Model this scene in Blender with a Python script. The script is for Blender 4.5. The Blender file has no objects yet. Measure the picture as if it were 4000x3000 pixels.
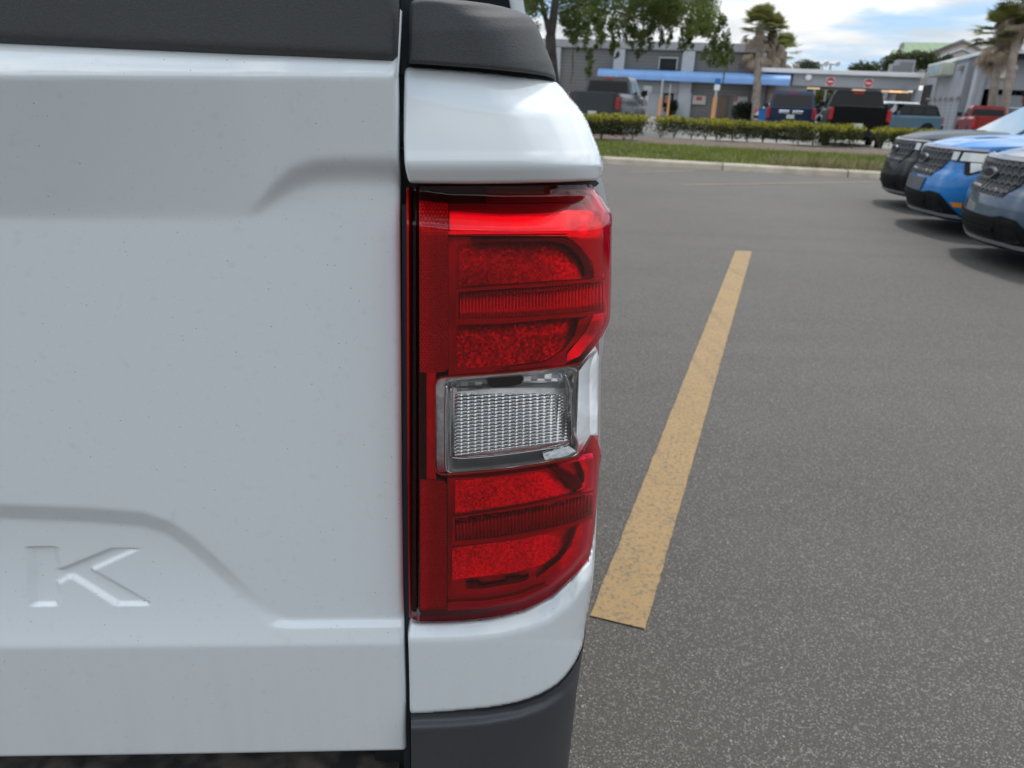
import bpy, bmesh, math, random
import numpy as np
from mathutils import Vector, Matrix
random.seed(7)
scene = bpy.context.scene
R = math.radians
# ------------------------------------------------------------------ camera
F_PX = 2920.0                      # focal length for a 4000 px wide frame
CAM = Vector((0.0, -0.52, 1.22))
YAW, PITCH, ROLL = R(3.6), R(21.0), math.atan(0.045)
_f = Vector((math.sin(YAW)*math.cos(PITCH), math.cos(YAW)*math.cos(PITCH), -math.sin(PITCH)))
_r0 = _f.cross(Vector((0, 0, 1))).normalized(); _u0 = _r0.cross(_f)
_cx = math.cos(ROLL)*_r0 + math.sin(ROLL)*_u0
_cy = -math.sin(ROLL)*_r0 + math.cos(ROLL)*_u0
cam_data = bpy.data.cameras.new('camera'); cam = bpy.data.objects.new('camera', cam_data)
scene.collection.objects.link(cam); scene.camera = cam
cam_data.sensor_width = 36; cam_data.lens = F_PX/4000*36
cam_data.clip_start = 0.02; cam_data.clip_end = 3000
cam.matrix_world = Matrix((( _cx.x, _cy.x, -_f.x, CAM.x), (_cx.y, _cy.y, -_f.y, CAM.y), (_cx.z, _cy.z, -_f.z, CAM.z), (0, 0, 0, 1)))
cam_data.dof.use_dof = True; cam_data.dof.focus_distance = 0.60; cam_data.dof.aperture_fstop = 13
# ------------------------------------------------------------------ sky, sun, exposure
SUN_EL, SUN_AZ = R(67), R(38)      # azimuth from +Y towards +X
world = bpy.data.worlds.new('World'); scene.world = world; world.use_nodes = True
nt = world.node_tree; nt.nodes.clear()
def wn(t, **k):
    n = nt.nodes.new(t)
    for a, b in k.items(): setattr(n, a, b)
    return n
wo = wn('ShaderNodeOutputWorld'); sky = wn('ShaderNodeTexSky', sky_type='NISHITA', sun_disc=False)
sky.sun_elevation = SUN_EL; sky.sun_rotation = SUN_AZ; sky.air_density = 1.0; sky.dust_density = 1.2
bg1 = wn('ShaderNodeBackground'); bg1.inputs[1].default_value = 0.15
bg2 = wn('ShaderNodeBackground')
tc = wn('ShaderNodeTexCoord'); sx = wn('ShaderNodeSeparateXYZ')
nt.links.new(tc.outputs['Generated'], sx.inputs[0])
def wm(op, a, b=None, clamp=False):
    n = wn('ShaderNodeMath', operation=op, use_clamp=clamp)
    for i, v in enumerate((a, b)):
        if v is None: continue
        if isinstance(v, (int, float)): n.inputs[i].default_value = v
        else: nt.links.new(v, n.inputs[i])
    return n.outputs[0]
zz = wm('ADD', wm('MAXIMUM', sx.outputs[2], 0.0), 0.10)
cb = wn('ShaderNodeCombineXYZ')
nt.links.new(wm('DIVIDE', sx.outputs[0], zz), cb.inputs[0]); nt.links.new(wm('DIVIDE', sx.outputs[1], zz), cb.inputs[1])
n1 = wn('ShaderNodeTexNoise'); n1.inputs['Scale'].default_value = 0.75; n1.inputs['Detail'].default_value = 9; n1.inputs['Roughness'].default_value = 0.56
mp = wn('ShaderNodeMapping'); mp.inputs['Location'].default_value = (3.1, 0.4, 0)
nt.links.new(cb.outputs[0], mp.inputs[0]); nt.links.new(mp.outputs[0], n1.inputs['Vector'])
cr = wn('ShaderNodeValToRGB'); cr.color_ramp.elements[0].position = 0.42; cr.color_ramp.elements[1].position = 0.53
nt.links.new(n1.outputs['Fac'], cr.inputs[0])
n2 = wn('ShaderNodeTexNoise'); n2.inputs['Scale'].default_value = 1.1; n2.inputs['Detail'].default_value = 6
nt.links.new(mp.outputs[0], n2.inputs['Vector'])
cr2 = wn('ShaderNodeValToRGB')
cr2.color_ramp.elements[0].position = 0.35; cr2.color_ramp.elements[0].color = (0.56, 0.60, 0.64, 1)
cr2.color_ramp.elements[1].position = 0.62; cr2.color_ramp.elements[1].color = (0.95, 0.95, 0.93, 1)
nt.links.new(n2.outputs['Fac'], cr2.inputs[0])
nt.links.new(cr2.outputs[0], bg2.inputs[0]); nt.links.new(wm('ADD', wm('MULTIPLY', wm('POWER', wm('MAXIMUM', sx.outputs[2], 0.0), 1.5), 1.4), 0.90), bg2.inputs[1])
hs = wn('ShaderNodeMixRGB', blend_type='MIX'); hs.inputs[0].default_value = 0.80; hs.inputs[2].default_value = (2.1, 3.35, 4.9, 1)
nt.links.new(sky.outputs[0], hs.inputs[1]); nt.links.new(hs.outputs[0], bg1.inputs[0])
mx = wn('ShaderNodeMixShader')
nt.links.new(cr.outputs[0], mx.inputs[0]); nt.links.new(bg1.outputs[0], mx.inputs[1]); nt.links.new(bg2.outputs[0], mx.inputs[2])
nt.links.new(mx.outputs[0], wo.inputs[0])
sl = bpy.data.lights.new('sun', 'SUN'); sun = bpy.data.objects.new('sun', sl); scene.collection.objects.link(sun)
sl.energy = 1.9; sl.angle = R(7.0); sl.color = (1, 0.95, 0.87)
_sd = Vector((math.sin(SUN_AZ)*math.cos(SUN_EL), math.cos(SUN_AZ)*math.cos(SUN_EL), math.sin(SUN_EL)))
sun.rotation_euler = (-_sd).to_track_quat('-Z', 'Y').to_euler()
scene.view_settings.view_transform = 'Standard'; scene.view_settings.look = 'None'
scene.view_settings.exposure = 0.36; scene.view_settings.gamma = 1.0
scene.render.engine = 'CYCLES'
scene.cycles.use_denoising = True
scene.cycles.max_bounces = 10; scene.cycles.transparent_max_bounces = 16
scene.cycles.caustics_reflective = False; scene.cycles.caustics_refractive = False
# ------------------------------------------------------------------ pixel <-> world helpers (used to measure real positions)
def ray(u, v): return _f + _cx*((u-2000)/F_PX) - _cy*((v-1500)/F_PX)
def at_y(u, v, Y):
    d = ray(u, v); return CAM + d*((Y-CAM.y)/d.y)
def at_z(u, v, Z=0.0):
    d = ray(u, v); return CAM + d*((Z-CAM.z)/d.z)
def proj(p):
    q = Vector(p)-CAM; z = q.dot(_f); return 2000+F_PX*q.dot(_cx)/z, 1500-F_PX*q.dot(_cy)/z
# vectorised
_fa, _xa, _ya, _ca = (np.array(t) for t in (_f, _cx, _cy, CAM))
def at_y_np(uv, Y):
    d = _fa + _xa*((uv[:, :1]-2000)/F_PX) - _ya*((uv[:, 1:]-1500)/F_PX)
    return _ca + d*((Y-_ca[1])/d[:, 1])[:, None]
def proj_np(P):
    q = P-_ca; z = q@_fa; return np.stack([2000+F_PX*(q@_xa)/z, 1500-F_PX*(q@_ya)/z], 1)
# ------------------------------------------------------------------ object helpers
COL = scene.collection
def tag(o, label=None, cat=None, group=None, kind=None):
    if label: o['label'] = label
    if cat: o['category'] = cat
    if group: o['group'] = group
    if kind: o['kind'] = kind
    return o
def empty(name, loc=(0, 0, 0), rz=0.0, parent=None):
    o = bpy.data.objects.new(name, None); COL.objects.link(o); o.location = loc; o.rotation_euler = (0, 0, rz); o.empty_display_size = .2
    if parent: o.parent = parent
    return o
def mesh_obj(name, verts, faces, mat, parent=None, smooth=False, auto=None):
    me = bpy.data.meshes.new(name)
    me.from_pydata([tuple(map(float, v)) for v in verts], [], faces); me.validate(); me.update()
    o = bpy.data.objects.new(name, me); COL.objects.link(o)
    if mat: me.materials.append(mat)
    if parent: o.parent = parent
    if smooth:
        me.polygons.foreach_set('use_smooth', [True]*len(me.polygons))
        if auto: me.set_sharp_from_angle(angle=R(auto))
    return o
class MB:
    """collects simple shapes into one mesh"""
    def __init__(s): s.v = []; s.f = []
    def add(s, vs, fs):
        n = len(s.v); s.v += [tuple(x) for x in vs]; s.f += [tuple(i+n for i in f) for f in fs]; return s
    def box(s, c, d, rz=0.0, bev=0.0):
        cx, cy, cz = c; x, y, z = d[0]/2, d[1]/2, d[2]/2; ca, sa = math.cos(rz), math.sin(rz)
        if bev <= 0:
            P = [(i*x, j*y, k*z) for k in (-1, 1) for j in (-1, 1) for i in (-1, 1)]
            Fc = [(0, 2, 3, 1), (4, 5, 7, 6), (0, 1, 5, 4), (2, 6, 7, 3), (0, 4, 6, 2), (1, 3, 7, 5)]
        else:
            bm = bmesh.new(); bmesh.ops.create_cube(bm, size=2)
            for w in bm.verts: w.co = Vector((w.co.x*x, w.co.y*y, w.co.z*z))
            bmesh.ops.bevel(bm, geom=bm.edges[:], offset=bev, segments=2, affect='EDGES', profile=.6)
            bm.verts.index_update(); P = [tuple(w.co) for w in bm.verts]; Fc = [tuple(w.index for w in f.verts) for f in bm.faces]; bm.free()
        return s.add([(cx+a*ca-b*sa, cy+a*sa+b*ca, cz+h) for a, b, h in P], Fc)
    def prism(s, poly, axis, a, b):
        """polygon (2D) extruded along axis from a to b"""
        n = len(poly)
        def P(p, t):
            return {'x': (t, p[0], p[1]), 'y': (p[0], t, p[1]), 'z': (p[0], p[1], t)}[axis]
        vs = [P(p, a) for p in poly]+[P(p, b) for p in poly]
        fs = [tuple(range(n)), tuple(range(2*n-1, n-1, -1))]+[(i, i+n, (i+1) % n+n, (i+1) % n) for i in range(n)]
        return s.add(vs, fs)
    def tube(s, pts, rad, n=8, cap=True):
        pts = [Vector(p) for p in pts]
        if not isinstance(rad, (list, tuple)): rad = [rad]*len(pts)
        vs = []; fs = []
        for i, p in enumerate(pts):
            d = (pts[min(i+1, len(pts)-1)]-pts[max(i-1, 0)]).normalized()
            a = d.orthogonal().normalized() if abs(d.z) < .9 else Vector((1, 0, 0)).cross(d).normalized()
            if abs(d.z) >= .9: a = (Vector((1, 0, 0))-d*d.x).normalized()
            b = d.cross(a)
            for k in range(n):
                t = 2*math.pi*k/n; vs.append(p+(a*math.cos(t)+b*math.sin(t))*rad[i])
        for i in range(len(pts)-1):
            for k in range(n):
                fs.append((i*n+k, i*n+(k+1) % n, (i+1)*n+(k+1) % n, (i+1)*n+k))
        if cap: fs += [tuple(range(n-1, -1, -1)), tuple(range((len(pts)-1)*n, len(pts)*n))]
        return s.add(vs, fs)
    def loft(s, rings, cap=True, closed=True):
        n = len(rings[0]); vs = [p for r in rings for p in r]; fs = []
        for i in range(len(rings)-1):
            for k in range(n if closed else n-1):
                fs.append((i*n+k, i*n+(k+1) % n, (i+1)*n+(k+1) % n, (i+1)*n+k))
        if cap and closed: fs += [tuple(range(n-1, -1, -1)), tuple(range((len(rings)-1)*n, len(rings)*n))]
        return s.add(vs, fs)
    def build(s, name, mat, parent=None, smooth=False, auto=None):
        return mesh_obj(name, s.v, s.f, mat, parent, smooth, auto)
# ------------------------------------------------------------------ materials
MAT = {}
def new_mat(name):
    m = bpy.data.materials.new(name); m.use_nodes = True; MAT[name] = m
    return m, m.node_tree, m.node_tree.nodes['Principled BSDF']
def pm(name, col, rough=.5, metal=0.0, coat=0.0, coat_rough=.03, bump=None, var=None, emis=None, spec=None, ior=None):
    """principled material with optional procedural colour variation and bump: var=(scale, amount), bump=(scale, strength, distance)"""
    m, t, b = new_mat(name)
    b.inputs['Base Color'].default_value = (*col, 1); b.inputs['Roughness'].default_value = rough; b.inputs['Metallic'].default_value = metal
    b.inputs['Coat Weight'].default_value = coat; b.inputs['Coat Roughness'].default_value = coat_rough
    if spec is not None: b.inputs['Specular IOR Level'].default_value = spec
    tcn = t.nodes.new('ShaderNodeTexCoord')
    if var:
        n = t.nodes.new('ShaderNodeTexNoise'); n.inputs['Scale'].default_value = var[0]; n.inputs['Detail'].default_value = 5
        t.links.new(tcn.outputs['Object'], n.inputs['Vector'])
        r = t.nodes.new('ShaderNodeValToRGB'); k = var[1]
        r.color_ramp.elements[0].position = .3; r.color_ramp.elements[1].position = .7
        r.color_ramp.elements[0].color = tuple(c*(1-k) for c in col)+(1,); r.color_ramp.elements[1].color = tuple(min(1, c*(1+k)) for c in col)+(1,)
        t.links.new(n.outputs['Fac'], r.inputs[0]); t.links.new(r.outputs[0], b.inputs['Base Color'])
    if bump:
        n = t.nodes.new('ShaderNodeTexNoise'); n.inputs['Scale'].default_value = bump[0]; n.inputs['Detail'].default_value = 4
        t.links.new(tcn.outputs['Object'], n.inputs['Vector'])
        q = t.nodes.new('ShaderNodeBump'); q.inputs['Strength'].default_value = bump[1]; q.inputs['Distance'].default_value = bump[2]
        t.links.new(n.outputs['Fac'], q.inputs['Height']); t.links.new(q.outputs[0], b.inputs['Normal'])
    if emis:
        b.inputs['Emission Color'].default_value = (*emis[0], 1); b.inputs['Emission Strength'].default_value = emis[1]
    return m
class NT:
    """small helper to wire nodes"""
    def __init__(s, t): s.t = t
    def n(s, typ, **k):
        n = s.t.nodes.new(typ)
        for a, b in k.items(): setattr(n, a, b)
        return n
    def l(s, a, b): s.t.links.new(a, b)
    def m(s, op, a, b=None, c=None, clamp=False):
        n = s.n('ShaderNodeMath', operation=op, use_clamp=clamp)
        for i, v in enumerate((a, b, c)):
            if v is None: continue
            if isinstance(v, (int, float)): n.inputs[i].default_value = v
            else: s.l(v, n.inputs[i])
        return n.outputs[0]
    def mix(s, f, a, b, blend='MIX'):
        n = s.n('ShaderNodeMixRGB', blend_type=blend)
        for i, v in enumerate((f, a, b)):
            if isinstance(v, (int, float)): n.inputs[i].default_value = v
            elif isinstance(v, tuple): n.inputs[i].default_value = (*v, 1)
            else: s.l(v, n.inputs[i])
        return n.outputs[0]
    def ramp(s, f, stops):
        r = s.n('ShaderNodeValToRGB'); e = r.color_ramp.elements
        while len(e) < len(stops): e.new(.5)
        for i, (p, c) in enumerate(stops): e[i].position = p; e[i].color = (*c, 1) if isinstance(c, tuple) else (c, c, c, 1)
        s.l(f, r.inputs[0]); return r.outputs[0]
    def noise(s, vec, scale, detail=4, rough=.5, typ='ShaderNodeTexNoise'):
        n = s.n(typ); n.inputs['Scale'].default_value = scale
        if 'Detail' in n.inputs: n.inputs['Detail'].default_value = detail
        if vec is not None: s.l(vec, n.inputs['Vector'])
        return n
# ------------------------------------------------------------------ polygon / grid utilities
def smooth_poly(pts, r=None):
    return pts
def round_corners(pts, radii, n=5):
    """pts closed polygon; radii dict index->radius"""
    out = []; m = len(pts)
    for i, p in enumerate(pts):
        r = radii.get(i, 0) if isinstance(radii, dict) else radii
        if r <= 0: out.append(p); continue
        a = np.array(pts[i-1], float); b = np.array(p, float); c = np.array(pts[(i+1) % m], float)
        la = np.linalg.norm(a-b); lc = np.linalg.norm(c-b); r = min(r, la*.45, lc*.45)
        p0 = b+(a-b)/la*r; p1 = b+(c-b)/lc*r
        for k in range(n+1):
            t = k/n; out.append(tuple((1-t)**2*p0+2*t*(1-t)*b+t*t*p1))
    return out
def spline(pts, n=6):
    """Catmull-Rom through open list of points"""
    P = [np.array(p, float) for p in pts]; P = [2*P[0]-P[1]]+P+[2*P[-1]-P[-2]]; out = []
    for i in range(1, len(P)-2):
        for k in range(n):
            t = k/n; a, b, c, d = P[i-1:i+3]
            out.append(tuple(.5*((2*b)+(-a+c)*t+(2*a-5*b+4*c-d)*t*t+(-a+3*b-3*c+d)*t**3)))
    out.append(tuple(P[-2])); return out
def clip_half(poly, ax, val, keep_less):
    out = []; n = len(poly)
    for i in range(n):
        a, b = poly[i], poly[(i+1) % n]
        ia = (a[ax] <= val) if keep_less else (a[ax] >= val); ib = (b[ax] <= val) if keep_less else (b[ax] >= val)
        if ia: out.append(a)
        if ia != ib:
            t = (val-a[ax])/(b[ax]-a[ax]); q = [a[0]+(b[0]-a[0])*t, a[1]+(b[1]-a[1])*t]; q[ax] = val; out.append(tuple(q))
    return out
def grid_cells(poly, gu, gv):
    """clip polygon by a grid; returns 2D verts (np) and faces"""
    idx = {}; V = []; Fc = []
    def vid(p):
        k = (round(p[0]/QT), round(p[1]/QT))
        if k not in idx: idx[k] = len(V); V.append((p[0], p[1]))
        return idx[k]
    ext = max(max(p[0] for p in poly)-min(p[0] for p in poly), max(p[1] for p in poly)-min(p[1] for p in poly)); QT = ext*1e-6
    for j in range(len(gv)-1):
        row = clip_half(clip_half(poly, 1, gv[j], False), 1, gv[j+1], True)
        if len(row) < 3: continue
        for i in range(len(gu)-1):
            c = clip_half(row, 0, gu[i+1], True)
            row = clip_half(row, 0, gu[i+1], False)
            if len(c) >= 3:
                f = []
                for p in c:
                    q = vid(p)
                    if q not in f: f.append(q)
                if len(f) >= 3: Fc.append(tuple(f))
            if len(row) < 3: break
    return np.array(V), Fc
def dist_to_poly(P, poly, closed=True):
    """unsigned distance of points P (n,2) to a polyline"""
    Q = np.array(poly, float); n = len(Q); best = np.full(len(P), 1e9)
    for i in range(n if closed else n-1):
        a = Q[i]; b = Q[(i+1) % n]; ab = b-a; L = (ab**2).sum()+1e-12
        t = np.clip(((P-a)@ab)/L, 0, 1); d = np.linalg.norm(P-a-t[:, None]*ab, axis=1); best = np.minimum(best, d)
    return best
def inside(P, poly):
    Q = np.array(poly, float); x, y = P[:, 0], P[:, 1]; r = np.zeros(len(P), bool); n = len(Q)
    for i in range(n):
        a, b = Q[i], Q[(i+1) % n]
        if a[1] == b[1]: continue
        c = ((a[1] > y) != (b[1] > y)) & (x < (b[0]-a[0])*(y-a[1])/(b[1]-a[1])+a[0]); r ^= c
    return r
def signed(P, poly):
    d = dist_to_poly(P, poly); return np.where(inside(P, poly), d, -d)
def sstep(x, a, b):
    t = np.clip((x-a)/(b-a), 0, 1); return t*t*(3-2*t)
def lin(x, xs, ys): return np.interp(x, xs, ys)
def boundary_edges(Fc):
    s = {}
    for f in Fc:
        for a, b in zip(f, f[1:]+f[:1]):
            if (b, a) in s: del s[(b, a)]
            else: s[(a, b)] = 1
    return list(s)
def pixel_sheet(name, poly, depth, mat, parent=None, step=8, rim=0.0, mode='ray', smooth=True, auto=40, gu=None, gv=None, rim_shift=(0, 0)):
    """a shaped panel: outline given in measured picture coordinates, laid on the plane Y=depth(u,v) as real geometry.
    rim: the panel's edge is folded forward (+Y) by this much."""
    us = [p[0] for p in poly]; vs = [p[1] for p in poly]
    if gu is None: gu = np.arange(min(us)-1e-3, max(us)+step, step)
    if gv is None: gv = np.arange(min(vs)-1e-3, max(vs)+step, step)
    V, Fc = grid_cells(poly, gu, gv)
    D = depth(V) if callable(depth) else np.full(len(V), float(depth))
    if mode == 'ray': P = at_y_np(V, D)
    else:
        P = at_y_np(V, np.zeros(len(V))); P[:, 1] = D
    Fc = [f[::-1] for f in Fc]
    if rim > 0:
        E = boundary_edges(Fc); n = len(P); mp_ = {}; extra = []
        for a, b in E:
            for q in (a, b):
                if q not in mp_:
                    mp_[q] = n+len(extra); e = P[q].copy(); e[1] += rim; e[0] += rim_shift[0]*rim; e[2] += rim_shift[1]*rim; extra.append(e)
        P = np.vstack([P, np.array(extra)]); Fc = Fc+[(b, a, mp_[a], mp_[b]) for a, b in E]
    return mesh_obj(name, P, Fc, mat, parent, smooth, auto)
def roll_edge(V, poly, rad, depth):
    """extra depth so the panel's edges roll over"""
    d = np.clip(dist_to_poly(V, poly)/rad, 0, 1); return depth*(1-np.sqrt(1-(1-d)**2*.999))
# ------------------------------------------------------------------ truck materials
def paint(name, col, rough=.35, specks=False, coat=1.0, orange=True):
    m, t, b = new_mat(name); N = NT(t)
    b.inputs['Roughness'].default_value = rough; b.inputs['Coat Weight'].default_value = coat; b.inputs['Coat Roughness'].default_value = .02; b.inputs['Coat IOR'].default_value = 1.75
    tcn = N.n('ShaderNodeTexCoord'); base = None
    dirt = N.noise(tcn.outputs['Object'], 3.0, 6)
    base = N.mix(N.m('MULTIPLY', N.ramp(dirt.outputs['Fac'], [(.35, 0.0), (.75, 1.0)]), .06), tuple(col), tuple(c*.75 for c in col))
    if specks:
        mp = N.n('ShaderNodeMapping'); mp.inputs['Scale'].default_value = (1, 1, 1.5); N.l(tcn.outputs['Object'], mp.inputs[0])
        for sc_, th, cc in ((190, .085, (.16, .15, .14)), (85, .032, (.06, .055, .05)), (420, .12, (.38, .36, .33))):
            vo = N.n('ShaderNodeTexVoronoi'); vo.inputs['Scale'].default_value = sc_; N.l(mp.outputs[0], vo.inputs['Vector'])
            sp = N.n('ShaderNodeSeparateColor'); N.l(vo.outputs['Color'], sp.inputs[0])
            k = N.m('MULTIPLY', N.m('LESS_THAN', vo.outputs['Distance'], th), N.m('GREATER_THAN', sp.outputs[0], .90))
            base = N.mix(k, base, cc)
    if specks:
        sz = N.n('ShaderNodeSeparateXYZ'); N.l(tcn.outputs['Object'], sz.inputs[0])
        ms = N.n('ShaderNodeMapping'); ms.inputs['Scale'].default_value = (60, 1, 5); N.l(tcn.outputs['Object'], ms.inputs[0]); stn = N.noise(ms.outputs[0], 1.0, 6, .65)
        low_ = N.ramp(N.m('SUBTRACT', sz.outputs[2], .64), [(.0, 1.), (.16, 0.)]); fn = N.noise(tcn.outputs['Object'], 120, 5, .7)
        gk = N.m('MULTIPLY', N.m('MULTIPLY', low_, N.ramp(stn.outputs['Fac'], [(.42, 0.), (.70, 1.)])), .07)
        gk2 = N.m('MULTIPLY', N.ramp(fn.outputs['Fac'], [(.60, 0.), (.74, 1.)]), .10)
        base = N.mix(N.m('ADD', gk, gk2), base, (.34, .32, .29))
    N.l(base, b.inputs['Base Color'])
    if orange:
        nz = N.noise(tcn.outputs['Object'], 500, 2); bp = N.n('ShaderNodeBump'); bp.inputs['Strength'].default_value = .04; bp.inputs['Distance'].default_value = .0004
        N.l(nz.outputs['Fac'], bp.inputs['Height']); N.l(bp.outputs[0], b.inputs['Coat Normal'])
    return m
M_WHITE = paint('white_paint', (.76, .805, .825), .45, specks=True)
M_WHITE2 = paint('white_paint_clean', (.77, .815, .835), .42)
def textured_plastic(name, col, rough=.55):
    m, t, b = new_mat(name); N = NT(t); tcn = N.n('ShaderNodeTexCoord')
    a = N.noise(tcn.outputs['Object'], 6, 5); g = N.noise(tcn.outputs['Object'], 900, 2)
    c = N.ramp(a.outputs['Fac'], [(.3, tuple(k*.85 for k in col)), (.7, tuple(k*1.15 for k in col))])
    c = N.mix(N.m('MULTIPLY', N.ramp(g.outputs['Fac'], [(.4, 0.), (.75, 1.)]), .35), c, tuple(min(1, k*1.9) for k in col))
    N.l(c, b.inputs['Base Color']); b.inputs['Roughness'].default_value = rough
    bp = N.n('ShaderNodeBump'); bp.inputs['Strength'].default_value = .45; bp.inputs['Distance'].default_value = .0006
    N.l(g.outputs['Fac'], bp.inputs['Height']); N.l(bp.outputs[0], b.inputs['Normal'])
    return m
M_CAP = textured_plastic('grained_black_plastic', (.050, .051, .053), .68)
M_BUMP = textured_plastic('smooth_black_plastic', (.040, .042, .047), .42)
M_DARK = pm('dark_cavity', (.006, .007, .008), .7)
M_BLUEBLACK = pm('blue_black_seal', (.012, .02, .028), .5)
# ------------------------------------------------------------------ red and clear lens, lamp internals
def lens_mat(name, tint, edge_rough=.0):
    m = bpy.data.materials.new(name); m.use_nodes = True; t = m.node_tree; t.nodes.clear(); N = NT(t)
    o = N.n('ShaderNodeOutputMaterial'); tr = N.n('ShaderNodeBsdfTransparent'); tr.inputs[0].default_value = (*tint, 1)
    gl = N.n('ShaderNodeBsdfGlossy'); gl.inputs['Roughness'].default_value = .02; gl.inputs['Color'].default_value = (1, 1, 1, 1)
    fr = N.n('ShaderNodeFresnel'); fr.inputs[0].default_value = 1.50
    nz = N.noise(N.n('ShaderNodeTexCoord').outputs['Object'], 25, 2); bp = N.n('ShaderNodeBump'); bp.inputs['Strength'].default_value = .05; bp.inputs['Distance'].default_value = .002
    N.l(nz.outputs['Fac'], bp.inputs['Height']); N.l(bp.outputs[0], gl.inputs['Normal'])
    mx = N.n('ShaderNodeMixShader'); N.l(fr.outputs[0], mx.inputs[0]); N.l(tr.outputs[0], mx.inputs[1]); N.l(gl.outputs[0], mx.inputs[2]); N.l(mx.outputs[0], o.inputs[0])
    return m
M_REDLENS = lens_mat('red_lens', (1.0, .020, .085))
M_CLEARLENS = lens_mat('clear_lens', (.96, .96, .96))
def prism_normal(N, b, src, k):
    '''moulded micro-prisms turn the surface's facets upwards'''
    if src is None: src = N.n('ShaderNodeNewGeometry').outputs['Normal']
    ad = N.n('ShaderNodeVectorMath', operation='ADD'); N.l(src, ad.inputs[0]); ad.inputs[1].default_value = (0, 0, k)
    nn = N.n('ShaderNodeVectorMath', operation='NORMALIZE'); N.l(ad.outputs[0], nn.inputs[0]); N.l(nn.outputs[0], b.inputs['Normal'])
def prismatic(name, col, rough, metal, k, bs=45, bd=.004):
    m, t, b = new_mat(name); N = NT(t); b.inputs['Roughness'].default_value = rough; b.inputs['Metallic'].default_value = metal
    O = N.n('ShaderNodeTexCoord').outputs['Object']; z = N.noise(O, bs, 3); N.l(N.mix(z.outputs['Fac'], tuple(c*.75 for c in col), col), b.inputs['Base Color'])
    bp = N.n('ShaderNodeBump'); bp.inputs['Distance'].default_value = bd; bp.inputs['Strength'].default_value = .3; N.l(z.outputs['Fac'], bp.inputs['Height']); prism_normal(N, b, bp.outputs[0], k); return m
def cellmat(name, kind, c0, c1, rough=.35, metal=.0, sx=520.0, sz=520.0, bumpd=.002):
    """kind: mosaic / hex / flute"""
    m, t, b = new_mat(name); N = NT(t); tcn = N.n('ShaderNodeTexCoord')
    b.inputs['Roughness'].default_value = rough; b.inputs['Metallic'].default_value = metal
    s = N.n('ShaderNodeSeparateXYZ'); N.l(tcn.outputs['Object'], s.inputs[0]); X, Y, Z = s.outputs
    if kind == 'mosaic':
        fx = N.m('FLOOR', N.m('MULTIPLY', X, sx)); fz = N.m('FLOOR', N.m('MULTIPLY', Z, sz))
        cb_ = N.n('ShaderNodeCombineXYZ'); N.l(fx, cb_.inputs[0]); N.l(fz, cb_.inputs[2])
        w = N.n('ShaderNodeTexWhiteNoise'); N.l(cb_.outputs[0], w.inputs['Vector'])
        big = N.noise(tcn.outputs['Object'], 28, 4)
        v = N.m('ADD', N.m('MULTIPLY', w.outputs['Value'], .55), N.m('SUBTRACT', N.m('MULTIPLY', big.outputs['Fac'], 1.5), .5))
        N.l(N.ramp(v, [(.15, c0), (.85, c1)]), b.inputs['Base Color'])  # the facets' differing reflections are put into the cell colours
        sm = N.n('ShaderNodeVectorMath', operation='SUBTRACT'); N.l(w.outputs['Color'], sm.inputs[0]); sm.inputs[1].default_value = (.5, .5, .5)
        sc_ = N.n('ShaderNodeVectorMath', operation='SCALE'); N.l(sm.outputs[0], sc_.inputs[0]); sc_.inputs['Scale'].default_value = .24
        ge = N.n('ShaderNodeNewGeometry'); ad = N.n('ShaderNodeVectorMath', operation='ADD'); N.l(ge.outputs['Normal'], ad.inputs[0]); N.l(sc_.outputs[0], ad.inputs[1]); ad2 = N.n('ShaderNodeVectorMath', operation='ADD'); N.l(ad.outputs[0], ad2.inputs[0]); ad2.inputs[1].default_value = (0, 0, .22); ad = ad2
        nn = N.n('ShaderNodeVectorMath', operation='NORMALIZE'); N.l(ad.outputs[0], nn.inputs[0]); N.l(nn.outputs[0], b.inputs['Normal'])
    elif kind == 'hex':
        row = N.m('FLOOR', N.m('MULTIPLY', Z, sz)); off = N.m('MULTIPLY', N.m('MODULO', row, 2.0), .5)
        a = N.m('SUBTRACT', N.m('FRACT', N.m('ADD', N.m('MULTIPLY', X, sx), off)), .5); c = N.m('SUBTRACT', N.m('FRACT', N.m('MULTIPLY', Z, sz)), .5)
        d = N.m('SQRT', N.m('ADD', N.m('MULTIPLY', a, a), N.m('MULTIPLY', c, c)))
        big = N.noise(tcn.outputs['Object'], 22, 3)
        k = N.m('MULTIPLY', N.ramp(d, [(.12, 1.0), (.42, 0.0)]), N.ramp(big.outputs['Fac'], [(.3, .25), (.7, 1.)]))
        N.l(N.mix(k, c0, c1), b.inputs['Base Color'])
        bp = N.n('ShaderNodeBump'); bp.inputs['Distance'].default_value = bumpd; bp.inputs['Strength'].default_value = .6; N.l(N.ramp(d, [(0., 1.), (.5, 0.)]), bp.inputs['Height']); prism_normal(N, b, bp.outputs[0], .38)
    return m
M_REFLEX = cellmat('reflex_dots', 'hex', (.55, .35, .35), (1.0, .8, .8), .45, .5, 420, 480)
M_MOSAIC = cellmat('mosaic_reflector', 'mosaic', (.36, .36, .36), (.82, .82, .82), .38, .7, 640, 640)
M_CHROME = prismatic('lamp_chrome', (.99, .99, .99), .20, .50, .20, 30, .001)
M_SATIN = prismatic('satin_reflector', (.95, .95, .95), .35, .8, .30)
M_HOUSING = pm('lamp_housing', (.014, .006, .007), .35); M_SHELLD = pm('lamp_back_shell', (.50, .10, .12), .3)
M_REDPL = prismatic('inner_red_plastic', (.80, .4, .4), .35, .3, .1)
M_BRIGHT = prismatic('bright_inner_trim', (.95, .95, .95), .25, .8, .35); M_FRAME = pm('dark_red_frame', (.16, .03, .04), .3)
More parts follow.
